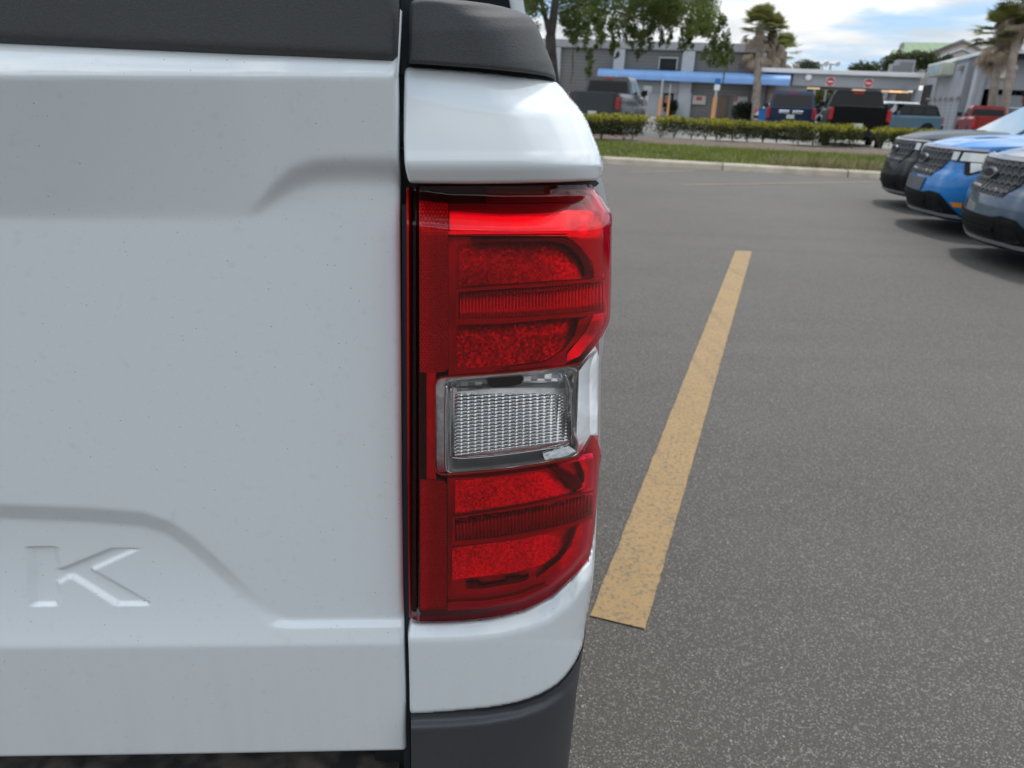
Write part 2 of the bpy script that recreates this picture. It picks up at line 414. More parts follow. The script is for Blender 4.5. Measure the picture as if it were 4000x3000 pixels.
M_PRISM = prismatic('prism_glass', (.99, 1.0, 1.0), .14, .80, .10, 20, .0005)
# ================================================================== WHITE PICKUP TRUCK (close up)
truck = tag(empty('pickup_truck', (-.74, 1.2, 0)), 'white pickup truck seen close from behind with red tail light and black tailgate cap', 'pickup truck')
def tk(o, parent=None):
    """parent keeping world position"""
    p = parent or truck; o.parent = p; o.matrix_parent_inverse = Matrix.Translation(-world_loc(p)); return o
def world_loc(o):
    l = Vector(o.location)
    while o.parent: o = o.parent; l = l+Vector(o.location)
    return l
XC = -.74
# ---- tailgate: relief in real metres, symmetric about XC
TG = [(-.0515, .6565), (-.0488, .80), (-.048, 1.0), (-.0468, 1.20), (-.0462, 1.262)]
K_PX = [(90, 2160), (190, 2159), (203, 2172), (210, 2249), (423, 2166), (527, 2168), (344, 2249), (571, 2364), (571, 2374), (448, 2374), (260, 2272), (213, 2298), (217, 2374), (116, 2374)]
KB = [(-6000, 1940), (0, 1975), (350, 1990), (550, 2008), (660, 2045), (760, 2115), (880, 2225), (1000, 2345), (1085, 2420), (1130, 2437), (1600, 2437), (1600, 9000), (-6000, 9000)]
UB = [(-6000, 860), (0, 845), (700, 852), (930, 850), (1000, 815), (1080, 735), (1150, 680), (1230, 655), (1330, 648), (1600, 648)]
def tailgate_relief(P):
    """P: (n,3) points on the plane -> outward (towards camera) offset in metres"""
    X = P[:, 0].copy(); fl = X < XC; X[fl] = 2*XC-X[fl]; Q = P.copy(); Q[:, 0] = X; Q[:, 1] = 0
    UV = proj_np(Q); u, v = UV[:, 0], UV[:, 1]; PXM = .000205
    ub = np.interp(u, [p[0] for p in UB], [p[1] for p in UB])
    a = np.interp(u, [200, 1350], [.24, .13]); E_ = .0045*sstep(u, 930, 1150)
    up = a*(850-v)*PXM+E_                                     # plane leaning back towards its lower edge
    # soft step below the upper plane
    wid = np.interp(u, [900, 1150, 1300], [10, 75, 85])
    t = sstep(v-ub, -wid*.55, wid)
    h = np.where(v < 850, up*(1-t), 0.0)
    soft = np.clip(850-v, -30, 30)
    h_up_s = np.where(np.abs(850-v) < 30, a*PXM*((850-v+30)**2)/120+E_, up)
    h = np.where(v < 880, h_up_s*(1-t), 0.0)
    # rounded shoulder near the top
    h2 = a*(850-300)*PXM+E_-.50*(300-v)*PXM*sstep(300-v, -130, 130)
    h = np.where(v < 430, np.minimum(h, h2+.0*v), h)
    # lower ledge + recess with the lettering
    B = .0090; C = .0065
    led = B*sstep(v, 2432, 2508)
    tt = np.clip((v-2050)/458, 0, 1); hin = B-(B+C)*(1-tt**2.6)
    sd = signed(np.stack([u, v], 1), KB)
    bw = np.interp(u, [0, 500, 800, 1050, 1130], [74, 76, 66, 44, 14])
    k = np.clip(sd/bw, 0, 1)
    low = led*(1-k)+np.where(v > 2508, B, hin)*k
    h = h+np.where(v > 1800, low, 0)
    h = h-np.where(v > 2495, (v-2495)*.08*PXM, 0)
    # debossed letter
    sk = signed(np.stack([u, v], 1), K_PX); h = h-.0032*sstep(sk, -2, 7)*(~fl)
    # slight bow in plan
    h = h+.006*(1-((P[:, 0]-XC)/.69)**2)-.006
    return h
tg_poly = [(2*XC-x, z) for x, z in TG[::-1]]+[(x, z) for x, z in TG]
def on_relief(u, v):
    q = at_y(u, v, 0)
    for _ in range(3):
        h_ = float(tailgate_relief(np.array([[q.x, 0, q.z]]))[0]); w_ = at_y(u, v, -h_); q = Vector((w_.x, 0, w_.z))
    return (q.x, q.z)
TG = [on_relief(u, v) for u, v in ((1587, 2936), (1583, 2700), (1577, 2480), (1574, 2300), (1568, 1900), (1566, 1450), (1562, 1000), (1560, 780), (1554, 620), (1552, 400), (1551, 255))]+[(on_relief(1551, 255)[0]-.002, 1.262)]
tg_poly = [(2*XC-x, z) for x, z in TG]+[(x, z) for x, z in TG[::-1]]
tg_poly = round_corners(tg_poly, {0: .004, len(tg_poly)-1: .004})
g_x = np.concatenate([np.arange(2*XC+.04, -.62, .006), np.arange(-.62, -.36, .0012), np.arange(-.36, -.04, .0026)])
kz0 = at_y(300, 2395, 0).z; kz1 = at_y(300, 2140, 0).z
g_z = np.concatenate([np.arange(.65, kz0, .0022), np.arange(kz0, kz1, .0009), np.arange(kz1, 1.27, .0026)])
V, Fc = grid_cells(tg_poly, g_x, g_z)
P = np.stack([V[:, 0], np.zeros(len(V)), V[:, 1]], 1); h = tailgate_relief(P)
rr = np.clip(dist_to_poly(V, tg_poly)/.0035, 0, 1); P[:, 1] = -h+.0035*(1-np.sqrt(1-(1-rr)**2*.998))
E = boundary_edges(Fc); n = len(P); mp_ = {}; ex = []
for a_, b_ in E:
    for q in (a_, b_):
        if q not in mp_: mp_[q] = n+len(ex); e = P[q].copy(); e[1] += .012; ex.append(e)
P = np.vstack([P, ex]); Fc = Fc+[(b_, a_, mp_[a_], mp_[b_]) for a_, b_ in E]
tailgate = tk(mesh_obj('tailgate', P, Fc, M_WHITE, None, True))
# tailgate cap (black) : outline in metres
def pz(u, v, Y=0): p = at_y(u, v, Y); return (p.x, p.z)
cap_b = [pz(u, v, -.008) for u, v in ((0, 170), (500, 193), (1000, 215), (1400, 233), (1535, 240))]
capx = pz(1553, 150, -.008)[0]
cap_z = cap_b[-1][1]+.0
cap_poly = [(2*XC-capx, 1.285), (2*XC-capx, cap_z), (capx, cap_z), (capx, 1.285)]
# lower edge follows the measured, slightly crowned line
cl = [(2*XC-x, z) for x, z in cap_b[::-1]]
cap_poly = [(capx, 1.300)]+[(capx, cap_z+.004)]+cap_b[::-1]+[(XC, cap_b[0][1]+.001)]+cl[::-1]+[(2*XC-capx, cap_z+.004), (2*XC-capx, 1.300)]
cap_poly = round_corners(cap_poly, {1: .004, len(cap_poly)-2: .004, 0: .012, len(cap_poly)-1: .012})
V, Fc = grid_cells(cap_poly, np.arange(2*XC, 0.0, .004), np.arange(1.22, 1.31, .0025))
P = np.stack([V[:, 0], np.zeros(len(V)), V[:, 1]], 1)
d = dist_to_poly(V, cap_poly); r_ = np.clip(d/.006, 0, 1)
Qc = np.stack([np.clip(V[:, 0], 2*XC-capx+.004, capx-.004), np.zeros(len(V)), np.full(len(V), 1.228)], 1); ucap = proj_np(np.stack([np.where(V[:, 0] < XC, 2*XC-V[:, 0], V[:, 0]), 0*V[:, 0], 1.24+0*V[:, 0]], 1)); Qc[:, 2] = np.interp(ucap[:, 0], [0, 1550], [pz(0, 182)[1], pz(1550, 252)[1]]); hc = tailgate_relief(Qc)
P[:, 1] = -hc-.004+.006*(1-np.sqrt(1-(1-r_)**2*.998))+.02*np.clip((V[:, 1]-1.283)/.02, 0, 1)**2
E = boundary_edges(Fc); n = len(P); mp_ = {}; ex = []
for a_, b_ in E:
    for q in (a_, b_):
        if q not in mp_: mp_[q] = n+len(ex); e = P[q].copy(); e[1] = max(e[1]+.012, .0); 
        else: continue
        if P[q][2] > 1.29: e[1] = .055
        ex.append(e)
P = np.vstack([P, ex]); Fc = Fc+[(b_, a_, mp_[a_], mp_[b_]) for a_, b_ in E]
tk(mesh_obj('tailgate_cap', P, Fc, M_CAP, None, True))
def both(make):
    """build a part on the right hand corner and its mirror twin on the left"""
    o = make(); tk(o)
    return o
def mirror(o, parent=None):
    m_ = o.copy(); COL.objects.link(m_)
    if parent is None:
        m_.parent = truck; m_.matrix_parent_inverse = Matrix.Identity(4)
        # world: x' = 2XC - x
        m_.matrix_basis = Matrix.Translation(-Vector(truck.location)) @ Matrix.Translation((2*XC, 0, 0)) @ Matrix.Diagonal((-1, 1, 1, 1))
    return m_
# thin white flange of the tailgate end that stands beside the cap
fl = [(1563, 36), (1569, 42), (1564, 150), (1559, 240), (1554, 300), (1547, 300), (1554, 236)]
tk(pixel_sheet('tailgate_flange', fl, lambda V: np.full(len(V), -.014), M_WHITE2, step=30, rim=.004))
# ---- body structure behind the gap
tk(MB().box((-.035, .035, .93), (.09, .03, .66)).build('inner_jamb', M_DARK))
tk(MB().box((2*XC+.035, .035, .93), (.09, .03, .66)).build('inner_jamb', M_DARK))
tk(MB().box((at_y(1567, 300, .010).x, .030, at_y(1567, 300, .030).z), (.030, .010, .0048), bev=.001).build('striker_pin', M_WHITE2))
tk(MB().box((at_y(1570, 578, .014).x, .017, at_y(1570, 578, .014).z), (.03, .008, .002), bev=.001).build('jamb_bracket', M_BLUEBLACK))
tk(MB().box((-.034, .018, 1.255), (.03, .008, .05), bev=.001).build('jamb_bracket', M_BLUEBLACK))
tk(MB().tube([(at_y(1574, 500, .016).x, .018, z) for z in np.linspace(at_y(1570, 570, .02).z, at_y(1570, 440, .02).z, 6)], [.003, .006, .0075, .0075, .006, .003], 10).build('cable_sleeve', textured_plastic('woven_sleeve', (.02, .02, .021), .8), smooth=True))
seal = [(1583, 800), (1590, 800), (1594, 1500), (1596, 2000), (1600, 2400), (1594, 2480), (1600, 2780), (1606, 3400), (1580, 3400), (1574, 2400), (1570, 800)]
tk(pixel_sheet('body_seal', seal, lambda V: np.full(len(V), .010), M_BLUEBLACK, step=60, rim=.006))
# ---- corner panel depth model
RND = .055
SIL = [(225, 2130), (312, 2190), (375, 2223), (443, 2278), (520, 2314), (601, 2345), (646, 2357), (690, 2354), (724, 2352)]
def corner_depth(V, sil, w=300, Rr=RND, base=0.0):
    ur = np.interp(V[:, 1], [s[0] for s in sil], [s[1] for s in sil]); q = np.clip((V[:, 0]-(ur-w))/w, 0, 1)
    return base+Rr*(1-np.sqrt(1-q*q*.995))
# upper white corner panel
UP = [(1579, 300), (1582, 275), (1590, 264), (1604, 261), (1771, 272), (1952, 288), (2088, 306), (2174, 321), (2200, 345), (2223, 375), (2252, 407), (2278, 443), (2298, 480), (2314, 520), (2331, 560), (2345, 601), (2353, 625), (2357, 646), (2357, 662), (2352, 680), (2341, 696), (2327, 705), (2178, 713), (2000, 717), (1862, 719), (1700, 718), (1613, 716), (1601, 713), (1594, 702), (1586, 670), (1580, 633), (1577, 540), (1577, 420)]
CRE = [(1577, 350), (1650, 376), (1771, 402), (1900, 424), (1997, 434), (2133, 441), (2241, 450), (2290, 462)]
def up_depth(V):
    u, v = V[:, 0], V[:, 1]; PXM = .000185
    D = corner_depth(V, SIL, 330, .060)
    cv = np.interp(u, [c[0] for c in CRE], [c[1] for c in CRE])
    s = cv-v; soft = 26.0
    ab = np.where(s > soft, s, np.where(s > -soft, (s+soft)**2/(4*soft), 0)); D = D+ab*PXM*.30
    lo = 652-v; b2 = np.where(lo < -22, -lo, np.where(lo < 22, (22-lo)**2/88, 0)); D = D+b2*PXM*.55
    D = D+.17*PXM*np.clip(652-v, 0, 400)*np.clip((652-v)/60, 0, 1)-.007
    return D-.004+roll_edge(V, UP, 11, .004)
upper = tk(pixel_sheet('corner_panel', UP, up_depth, M_WHITE2, step=7, rim=.09, rim_shift=(-.05, 0), auto=60)); mirror(upper)
# black bed rail cap
CAP = [(1600, 30), (1604, 12), (1614, 2), (1650, -6), (1740, -4), (1816, 2), (1907, 14), (1965, 26), (2020, 41), (2048, 53), (2070, 66), (2087, 86), (2099, 106), (2112, 134), (2124, 167), (2140, 205), (2155, 243), (2168, 285), (2171, 300), (2171, 312), (2155, 303), (2133, 296), (2060, 285), (1997, 278), (1900, 268), (1816, 261), (1700, 253), (1597, 246), (1598, 140)]
SILC = [(-6, 1900), (14, 1990), (41, 2020), (66, 2070), (106, 2099), (167, 2124), (243, 2155), (312, 2172)]
def cap_depth(V):
    D = corner_depth(V, SILC, 260, .055, -.003)
    D = D+.00004*np.clip(120-V[:, 1], 0, 200)*.5
    return D+roll_edge(V, CAP, 13, .0045)
railcap = tk(pixel_sheet('bed_rail_cap', CAP, cap_depth, M_CAP, step=7, rim=.30, rim_shift=(-.02, 0), auto=60)); mirror(railcap)
gapc = [(1590, 240), (1700, 250), (1816, 258), (1997, 275), (2133, 293), (2172, 310), (2174, 326), (2088, 312), (1952, 294), (1771, 279), (1590, 268)]
g_ = tk(pixel_sheet('rail_seal', gapc, lambda V: corner_depth(V, SILC, 260, .055, .012), M_DARK, step=20, rim=.02)); mirror(g_)
# lower white corner panel
LSIL = [(2000, 2330), (2040, 2327), (2150, 2322), (2270, 2314), (2400, 2293), (2459, 2284), (2508, 2278), (2558, 2259), (2622, 2223), (2671, 2178), (2712, 2110)]
LO = [(1606, 2427), (1631, 2432), (1771, 2429), (1907, 2417), (2042, 2387), (2151, 2333), (2232, 2260), (2294, 2194), (2313, 2130), (2325, 2040), (2329, 2000), (2327, 2040), (2322, 2150), (2314, 2270), (2304, 2340), (2293, 2400), (2288, 2430), (2284, 2459), (2282, 2485), (2278, 2508), (2271, 2535), (2259, 2561), (2243, 2592), (2223, 2622), (2203, 2647), (2178, 2671), (2148, 2692), (2110, 2712), (2068, 2729), (2020, 2744), (1960, 2756), (1898, 2766), (1771, 2778), (1680, 2785), (1613, 2788), (1605, 2785), (1601, 2774), (1599, 2650), (1596, 2540), (1594, 2492), (1600, 2445)]
LCR = [(1594, 2497), (1700, 2497), (1816, 2493), (1952, 2481), (2065, 2458), (2151, 2425), (2230, 2365), (2285, 2290), (2330, 2200)]
def low_depth(V):
    u, v = V[:, 0], V[:, 1]; PXM = .00021
    silr = np.interp(np.clip(v, 2000, 2500), [s[0] for s in LSIL], [s[1] for s in LSIL]); q = np.clip((u-(silr-420))/420, 0, 1)
    D = .062*(1-np.sqrt(1-q*q*.99))
    s = np.interp(u, [c[0] for c in LCR], [c[1] for c in LCR])-v; soft = 16.0
    ab = np.where(s > soft, s, np.where(s > -soft, (s+soft)**2/(4*soft), 0)); D = D+np.minimum(ab, 110)*PXM*.62
    D = D+np.clip(v-2520, 0, 300)*PXM*.05
    return D-.007+roll_edge(V, LO, 10, .004)
lower = tk(pixel_sheet('corner_panel', LO, low_depth, M_WHITE, step=7, rim=.05, rim_shift=(-.1, 0), auto=60)); mirror(lower)
# bedside swelling out beyond the lamp
BS = [(2300, 690), (2345, 690), (2354, 712), (2364, 755), (2372, 795), (2380, 840), (2384, 900), (2387, 1100), (2380, 1240), (2360, 1310), (2348, 1420), (2345, 1600), (2345, 1740), (2338, 1850), (2331, 1990), (2329, 2060), (2324, 2160), (2316, 2270), (2296, 2390), (2200, 2400), (2200, 700)]
b_ = tk(pixel_sheet('bedside', BS, lambda V: np.full(len(V), .085), M_WHITE2, step=25, rim=.9, auto=30)); mirror(b_)
# black bumper corner
BU = [(1606, 2796), (1620, 2798), (1771, 2789), (1898, 2778), (2020, 2757), (2110, 2726), (2178, 2685), (2223, 2636), (2256, 2585), (2275, 2535), (2283, 2478), (2288, 2440), (2287, 2472), (2284, 2500), (2276, 2545), (2268, 2600), (2253, 2700), (2237, 2843), (2219, 3000), (2200, 3180), (2160, 3420), (2120, 3560), (1800, 3620), (1612, 3620), (1608, 3200)]
def bump_depth(V):
    u, v = V[:, 0], V[:, 1]
    sil = np.interp(v, [2440, 2600, 3000, 3600], [2290, 2268, 2219, 2120]); q = np.clip((u-(sil-460))/460, 0, 1)
    D = .075*(1-np.sqrt(1-q*q*.985))-.010
    top = [(1606, 2796), (1771, 2789), (1898, 2778), (2020, 2757), (2110, 2726), (2178, 2685), (2223, 2636), (2256, 2585), (2275, 2535), (2283, 2478)]
    d = dist_to_poly(V, top, False)
    return D+.007*(1-sstep(d, 10, 55))
bumper = tk(pixel_sheet('bumper_corner', BU, bump_depth, M_BUMP, step=10, rim=.05, rim_shift=(-.1, 0), auto=70)); mirror(bumper)
gp = [(1600, 2760), (1771, 2760), (1898, 2750), (2020, 2725), (2110, 2690), (2178, 2650), (2223, 2600), (2262, 2530), (2278, 2470), (2284, 2478), (2276, 2545), (2240, 2625), (2178, 2695), (2110, 2735), (2020, 2767), (1898, 2787), (1771, 2799), (1600, 2806)]
g_ = tk(pixel_sheet('bumper_seal', gp, lambda V: bump_depth(V)+.008, M_DARK, step=20, rim=.02)); mirror(g_)
# bumper step below the tailgate
def dirty_step():
    m, t, b = new_mat('dusty_black_step'); N = NT(t); tcn = N.n('ShaderNodeTexCoord')
    a = N.noise(tcn.outputs['Object'], 35, 8, .7); N.l(N.ramp(a.outputs['Fac'], [(.42, (.010, .009, .009)), (.72, (.09, .075, .062))]), b.inputs['Base Color'])
    b.inputs['Roughness'].default_value = .8; bp = N.n('ShaderNodeBump'); bp.inputs['Distance'].default_value = .003; N.l(a.outputs['Fac'], bp.inputs['Height']); N.l(bp.outputs[0], b.inputs['Normal']); return m
tk(MB().box((XC, .03, .585), (1.37, .09, .08), bev=.01).build('bumper_step', dirty_step()))
tk(MB().box((XC, .02, .44), (1.37, .10, .18), bev=.015).build('rear_bumper', M_BUMP))
# ---- rest of the truck: bed, cab, wheels (plain but real, seen only at the top of the picture)
bw = .86
tk(MB().box((XC, .70, .78), (1.36, 1.28, .03)).build('bed_floor', M_BUMP))
for s in (-1, 1):
    tk(MB().box((XC+s*.74, .73, 1.02), (.10, 1.22, .44), bev=.01).build('bed_wall', M_WHITE2))
    tk(MB().box((XC+s*.76, .90, 1.255), (.12, 1.10, .03), bev=.01).build('bed_rail', M_CAP))
    fen = [(.35, .50), (.352, .50)]+[(.80+.40*math.cos(a), .36+.42*math.sin(a)) for a in np.linspace(math.pi*.9, math.pi*.1, 12)]+[(1.25, .45), (1.45, .45), (1.45, 1.22), (.35, 1.22)]
    tk(MB().prism([(y, z) for y, z in fen], 'x', XC+s*.835, XC+s*.78).build('bed_side', M_WHITE2))
M_GLASSD = pm('dark_cab_glass', (.012, .014, .018), .04, coat=.5)
M_RUB = pm('tyre_rubber', (.018, .018, .018), .8); M_RIM = pm('alloy_rim', (.45, .46, .47), .3, .9)
def wheel(x, y, r=.36, w=.22, par=None, wx=1):
    t = MB(); R_ = [(r*.62, -w/2), (r*.93, -w/2), (r, -w*.36), (r, w*.36), (r*.93, w/2), (r*.62, w/2)]; n = 28
    rings = [[(p[1], p[0]*math.cos(a), p[0]*math.sin(a)) for p in R_] for a in np.linspace(0, 2*math.pi, n, endpoint=False)]
    vs = [p for q in rings for p in q]; m_ = len(R_)
    fs = [(i*m_+k, i*m_+(k+1) % m_, ((i+1) % n)*m_+(k+1) % m_, ((i+1) % n)*m_+k) for i in range(n) for k in range(m_)]
    t.add([(a, b, c) for a, b, c in vs], fs); return t
def add_wheel(parent, loc, r=.36, w=.22, rz=0.0):
    e = wheel(0, 0, r, w).build('wheel', M_RUB, parent, True, 40); e.location = loc; e.rotation_euler = (0, 0, rz)
    h = MB()
    for sx_ in (-1, 1):
        h.tube([(sx_*w*.20, 0, 0), (sx_*w*.42, 0, 0)], [r*.60, r*.60], 24)
    for k in range(6):
        a = k*math.pi/3
        for sx_ in (-1, 1): h.box((sx_*w*.44, math.cos(a)*r*.33, math.sin(a)*r*.33), (.015, .05 if abs(math.cos(a)) < .6 else r*.5, r*.5 if abs(math.cos(a)) < .6 else .05))
    rim = h.build('rim', M_RIM, e); return e
for s in (-1, 1):
    for y in (.80-1.2, 3.90-1.2): add_wheel(truck, (s*.70, y, .36))
# cab
cab_r = [(-.86, .50), (-.885, 1.0), (-.90, 1.24), (-.79, 1.70), (.79, 1.70), (.90, 1.24), (.885, 1.0), (.86, .50)]
def cabring(y, dz=0, k=1.0): return [(XC+x*k, y, z+(dz if z > 1.3 else 0)) for x, z in cab_r]
tk(MB().loft([cabring(1.50), cabring(1.58, .03), cabring(2.6, .06), cabring(3.3, -.05, .98), cabring(3.45, -.2, .95)]).build('cab', M_WHITE2, smooth=False))
tk(MB().prism([(XC-.855, 1.28), (XC+.855, 1.28), (XC+.775, 1.62), (XC-.775, 1.62)], 'y', 1.498, 1.485).build('rear_window', M_GLASSD))
for s in (-1, 1):
    tk(MB().prism([(1.75, 1.22), (3.2, 1.22), (3.0, 1.58), (1.85, 1.62)], 'x', XC+s*.872, XC+s*.80).build('side_window', M_GLASSD))
tk(MB().prism([(3.3, .45), (3.45, .95), (3.5, 1.1), (4.6, 1.0), (4.85, .85), (4.9, .45)], 'x', XC-.85, XC+.85).build('hood', M_WHITE2))
# ---- TAIL LIGHT ASSEMBLY
lamp = empty('tail_light', (0, 0, 0)); tk(lamp)
def lk(o, parent=None):
    p = parent or lamp; o.parent = p; return o
lamp.location = (0, 0, 0); lamp.matrix_parent_inverse = Matrix.Translation(-Vector(truck.location))
LSL = [(722, 2320), (740, 2322), (770, 2350), (828, 2386), (862, 2391), (900, 2390), (1100, 2389), (1248, 2383), (1310, 2354), (1400, 2354), (1447, 2350), (1500, 2346), (1560, 2348), (1621, 2354), (1703, 2356), (1743, 2353), (1820, 2343), (1890, 2337), (1950, 2333), (2030, 2327), (2125, 2318), (2200, 2312), (2300, 2302), (2430, 2290)]
BOT = [(2151, 2329), (2042, 2383), (1907, 2412), (1771, 2425), (1631, 2428)]
OUT = [(1587, 730), (1640, 728), (1800, 727), (2100, 725), (2319, 721), (2324, 742), (2337, 757), (2362, 790), (2386, 826), (2391, 846), (2391, 866), (2390, 900), (2389, 1000), (2388, 1100), (2386, 1180), (2383, 1248), (2370, 1280), (2354, 1312)]
CW = [(1699, 1518), (1702, 1500), (1709, 1486), (1721, 1477), (1745, 1473), (1816, 1469), (1930, 1461), (2042, 1451), (2150, 1438), (2223, 1429), (2258, 1423), (2272, 1412), (2295, 1382), (2332, 1338)]
CWR = [(2354, 1312), (2356, 1350), (2355, 1400), (2352, 1447), (2347, 1500), (2349, 1560), (2355, 1621), (2356, 1703), (2354, 1741)]
CWB = [(2335, 1722), (2314, 1701), (2305, 1715), (2296, 1734), (2283, 1762), (2264, 1784), (2200, 1799), (2133, 1812), (1997, 1833), (1900, 1843), (1816, 1850), (1750, 1855), (1722, 1854), (1706, 1845), (1699, 1830)]
LOWR = [(2350, 1780), (2343, 1820), (2337, 1890), (2333, 1950), (2327, 2030), (2321, 2080), (2314, 2125), (2306, 2162), (2295, 2189), (2266, 2225), (2232, 2256), (2192, 2295), (2151, 2329), (2100, 2358), (2042, 2383), (1975, 2401), (1907, 2413), (1840, 2420), (1771, 2425), (1631, 2428), (1606, 2414), (1601, 2200), (1597, 2026), (1594, 1800), (1590, 1458), (1588, 1000)]
RED = OUT+CW[::-1]+CWB[::-1]+LOWR
CLEAR = CW+CWR+CWB
ALL = OUT+CWR+LOWR
BEV = [(1580, 868), (1640, 876), (1751, 890), (1962, 897), (2257, 895), (2342, 886), (2372, 878), (2400, 870)]
def lens_depth(V):
    u, v = V[:, 0], V[:, 1]; PX = .000185
    ur = np.interp(v, [s[0] for s in LSL], [s[1] for s in LSL]); w = 210.0
    q = np.clip((u-(ur-w))/w, 0, 1); D = .045*(1-np.sqrt(1-q*q*.99))
    D = D+.004*np.clip((u-1640)/600, 0, 1)**2
    bv = np.interp(u, [b[0] for b in BEV], [b[1] for b in BEV]); s = bv-v
    ab = np.where(s > 8, s, np.where(s > -8, (s+8)**2/32, 0)); ab = np.minimum(ab, 128)
    D = D+ab*PX*.95
    D = D-.003*sstep(bv-128-v, -6, 6)*0
    # sunken channel beside the tailgate gap and the outer lip
    D = D+.0065*(1-sstep(u, 1626, 1640))-.004*(1-sstep(u, 1596, 1612))
    # right edge chamfer: facets running to the pinch of the clear section
    pin = [(2262, 1445), (2285, 1590), (2262, 1790)]
    k = sstep(u, 2262, 2345)*sstep(v, 1290, 1470)*(1-sstep(v, 1660, 1800)); D = D+.014*k
    # bottom tuck
    bt = np.interp(u, [1600, 1771, 1907, 2042, 2151, 2232, 2300], [2385, 2383, 2370, 2338, 2285, 2212, 2130]); s2 = v-bt
    D = D+np.clip(s2, 0, 34)*PX*1.3-.003*sstep(s2, 18, 44)
    return D-.013
red = lk(pixel_sheet('red_lens', RED, lens_depth, M_REDLENS, step=7, auto=75))
clr = lk(pixel_sheet('clear_lens', CLEAR, lens_depth, M_CLEARLENS, step=7, auto=75))
# opaque lip around the lens and the housing behind it
def strip(name, line, w, depth, mat, step=6, par=None):
    L = np.array(line, float); out = []; inn = []
    for i in range(len(L)):
        d_ = L[min(i+1, len(L)-1)]-L[max(i-1, 0)]; nrm = np.array([-d_[1], d_[0]])/(np.linalg.norm(d_)+1e-9)
        out.append(tuple(L[i]+nrm*w/2)); inn.append(tuple(L[i]-nrm*w/2))
    return lk(pixel_sheet(name, out+inn[::-1], depth, mat, step=step, rim=.002), par)
def housing_depth(V):
    return lens_depth(V)*.55+.030
INNER = [(1592, 735), (2315, 728), (2370, 835), (2378, 870), (2376, 1240), (2340, 1330), (2338, 1740), (2332, 1900), (2316, 2110), (2292, 2180), (2228, 2248), (2148, 2322), (2040, 2375), (1905, 2405), (1771, 2417), (1634, 2420), (1604, 2405)]
lk(pixel_sheet('lamp_housing', INNER, lambda V: lens_depth(V)*.5+.040, M_SHELLD, step=16, auto=60))
def ld(off): return lambda V: lens_depth(V)+off
def base_d(off):
    """behind the lens but without its bevels"""
    def f(V):
        ur = np.interp(V[:, 1], [s[0] for s in LSL], [s[1] for s in LSL]); q = np.clip((V[:, 0]-(ur-230))/230, 0, 1)
        return .040*(1-np.sqrt(1-q*q*.98))+.004*np.clip((V[:, 0]-1640)/600, 0, 1)**2-.013+off
    return f
def tilt(off, v0, k=.36): return lambda V: base_d(off)(V)+np.clip(v0-V[:, 1], 0, 400)*.00019*k
# side wall of the housing seen in the gap
lk(pixel_sheet('lamp_lip', [(1588, 735), (1596, 735), (1605, 2416), (1598, 2410), (1590, 1460)], ld(.0015), M_SHELLD, step=30, rim=.03))
M_SATINR = pm('smooth_reflector', (.95, .95, .95), .20, .9, bump=(45, .25, .002))
lk(pixel_sheet('lamp_gap_shade', [(1600, 700), (2325, 700), (2340, 716), (2328, 729), (1600, 734)], lambda V: corner_depth(V, SIL, 330, .060, .016), M_DARK, step=20, rim=.01))  # dark strip set in to stand for the shade of the gap above the lamp
# upper chamber: bright reflector behind the bevel
lk(pixel_sheet('upper_reflector', [(1756, 796), (2290, 790), (2330, 830), (2358, 870), (2362, 1090), (2312, 1094), (2322, 1070), (2312, 1020), (2270, 965), (2215, 922), (1780, 920), (1756, 920)], lambda V: np.maximum(base_d(.010)(V)+np.clip(915-V[:, 1], -10, 130)*.000185*.30, lens_depth(V)+.004)+.002, M_SATINR, step=10, rim=.01, auto=60))
lk(pixel_sheet('reflector_rail', [(1752, 903), (2230, 900), (2232, 911), (1752, 915)], base_d(.007), M_BRIGHT, step=14, rim=.004))
lk(pixel_sheet('reflex_strip', round_corners([(1637, 785), (1751, 795), (1751, 1452), (1640, 1458)], {2: 26}), ld(.004), M_REFLEX, step=12, rim=.003))
lk(pixel_sheet('reflex_strip', round_corners([(1641, 1872), (1745, 1880), (1745, 2384), (1641, 2388)], {1: 26}), ld(.004), M_REFLEX, step=12, rim=.003))
lk(pixel_sheet('dark_insert', [(1638, 1455), (1665, 1458), (1665, 1872), (1640, 1872)], ld(.003), M_HOUSING, step=20, rim=.003))
M_SEATR = prismatic('lamp_inner_shell', (.80, .7, .7), .45, .6, .26)
lk(pixel_sheet('inner_shell', [(1752, 925), (2210, 925), (2262, 960), (2310, 1020), (2322, 1080), (2365, 1085), (2370, 1225), (2350, 1290), (2250, 1400), (2200, 1425), (1900, 1455), (1752, 1465)], base_d(.026), M_SEATR, step=14, rim=.01, auto=60))
# dark arch that frames the upper pocket, and its mosaics
arch = [(1840, 934), (2160, 930), (2205, 930), (2240, 945), (2275, 975), (2300, 1015), (2314, 1065), (2314, 1075), (2283, 1079), (2280, 1040), (2262, 1004), (2234, 972), (2196, 950), (2160, 944), (1845, 946)]
lk(pixel_sheet('pocket_frame', arch, base_d(.010), M_FRAME, step=8, rim=.008, auto=60))
pk1 = round_corners([(1792, 952), (2160, 950), (2212, 966), (2250, 1000), (2276, 1045), (2280, 1088), (2100, 1100), (1900, 1112), (1790, 1118)], {0: 10})
lk(pixel_sheet('mosaic_reflector', pk1, tilt(.010, 1118), M_MOSAIC, step=10, auto=60))
pk2 = round_corners([(1786, 1272), (1960, 1268), (2060, 1252), (2228, 1237), (2262, 1256), (2235, 1318), (2195, 1365), (2130, 1408), (1990, 1428), (1800, 1440), (1783, 1428)], {0: 8, 9: 10})
lk(pixel_sheet('mosaic_reflector', pk2, tilt(.010, 1440), M_MOSAIC, step=10, auto=60))
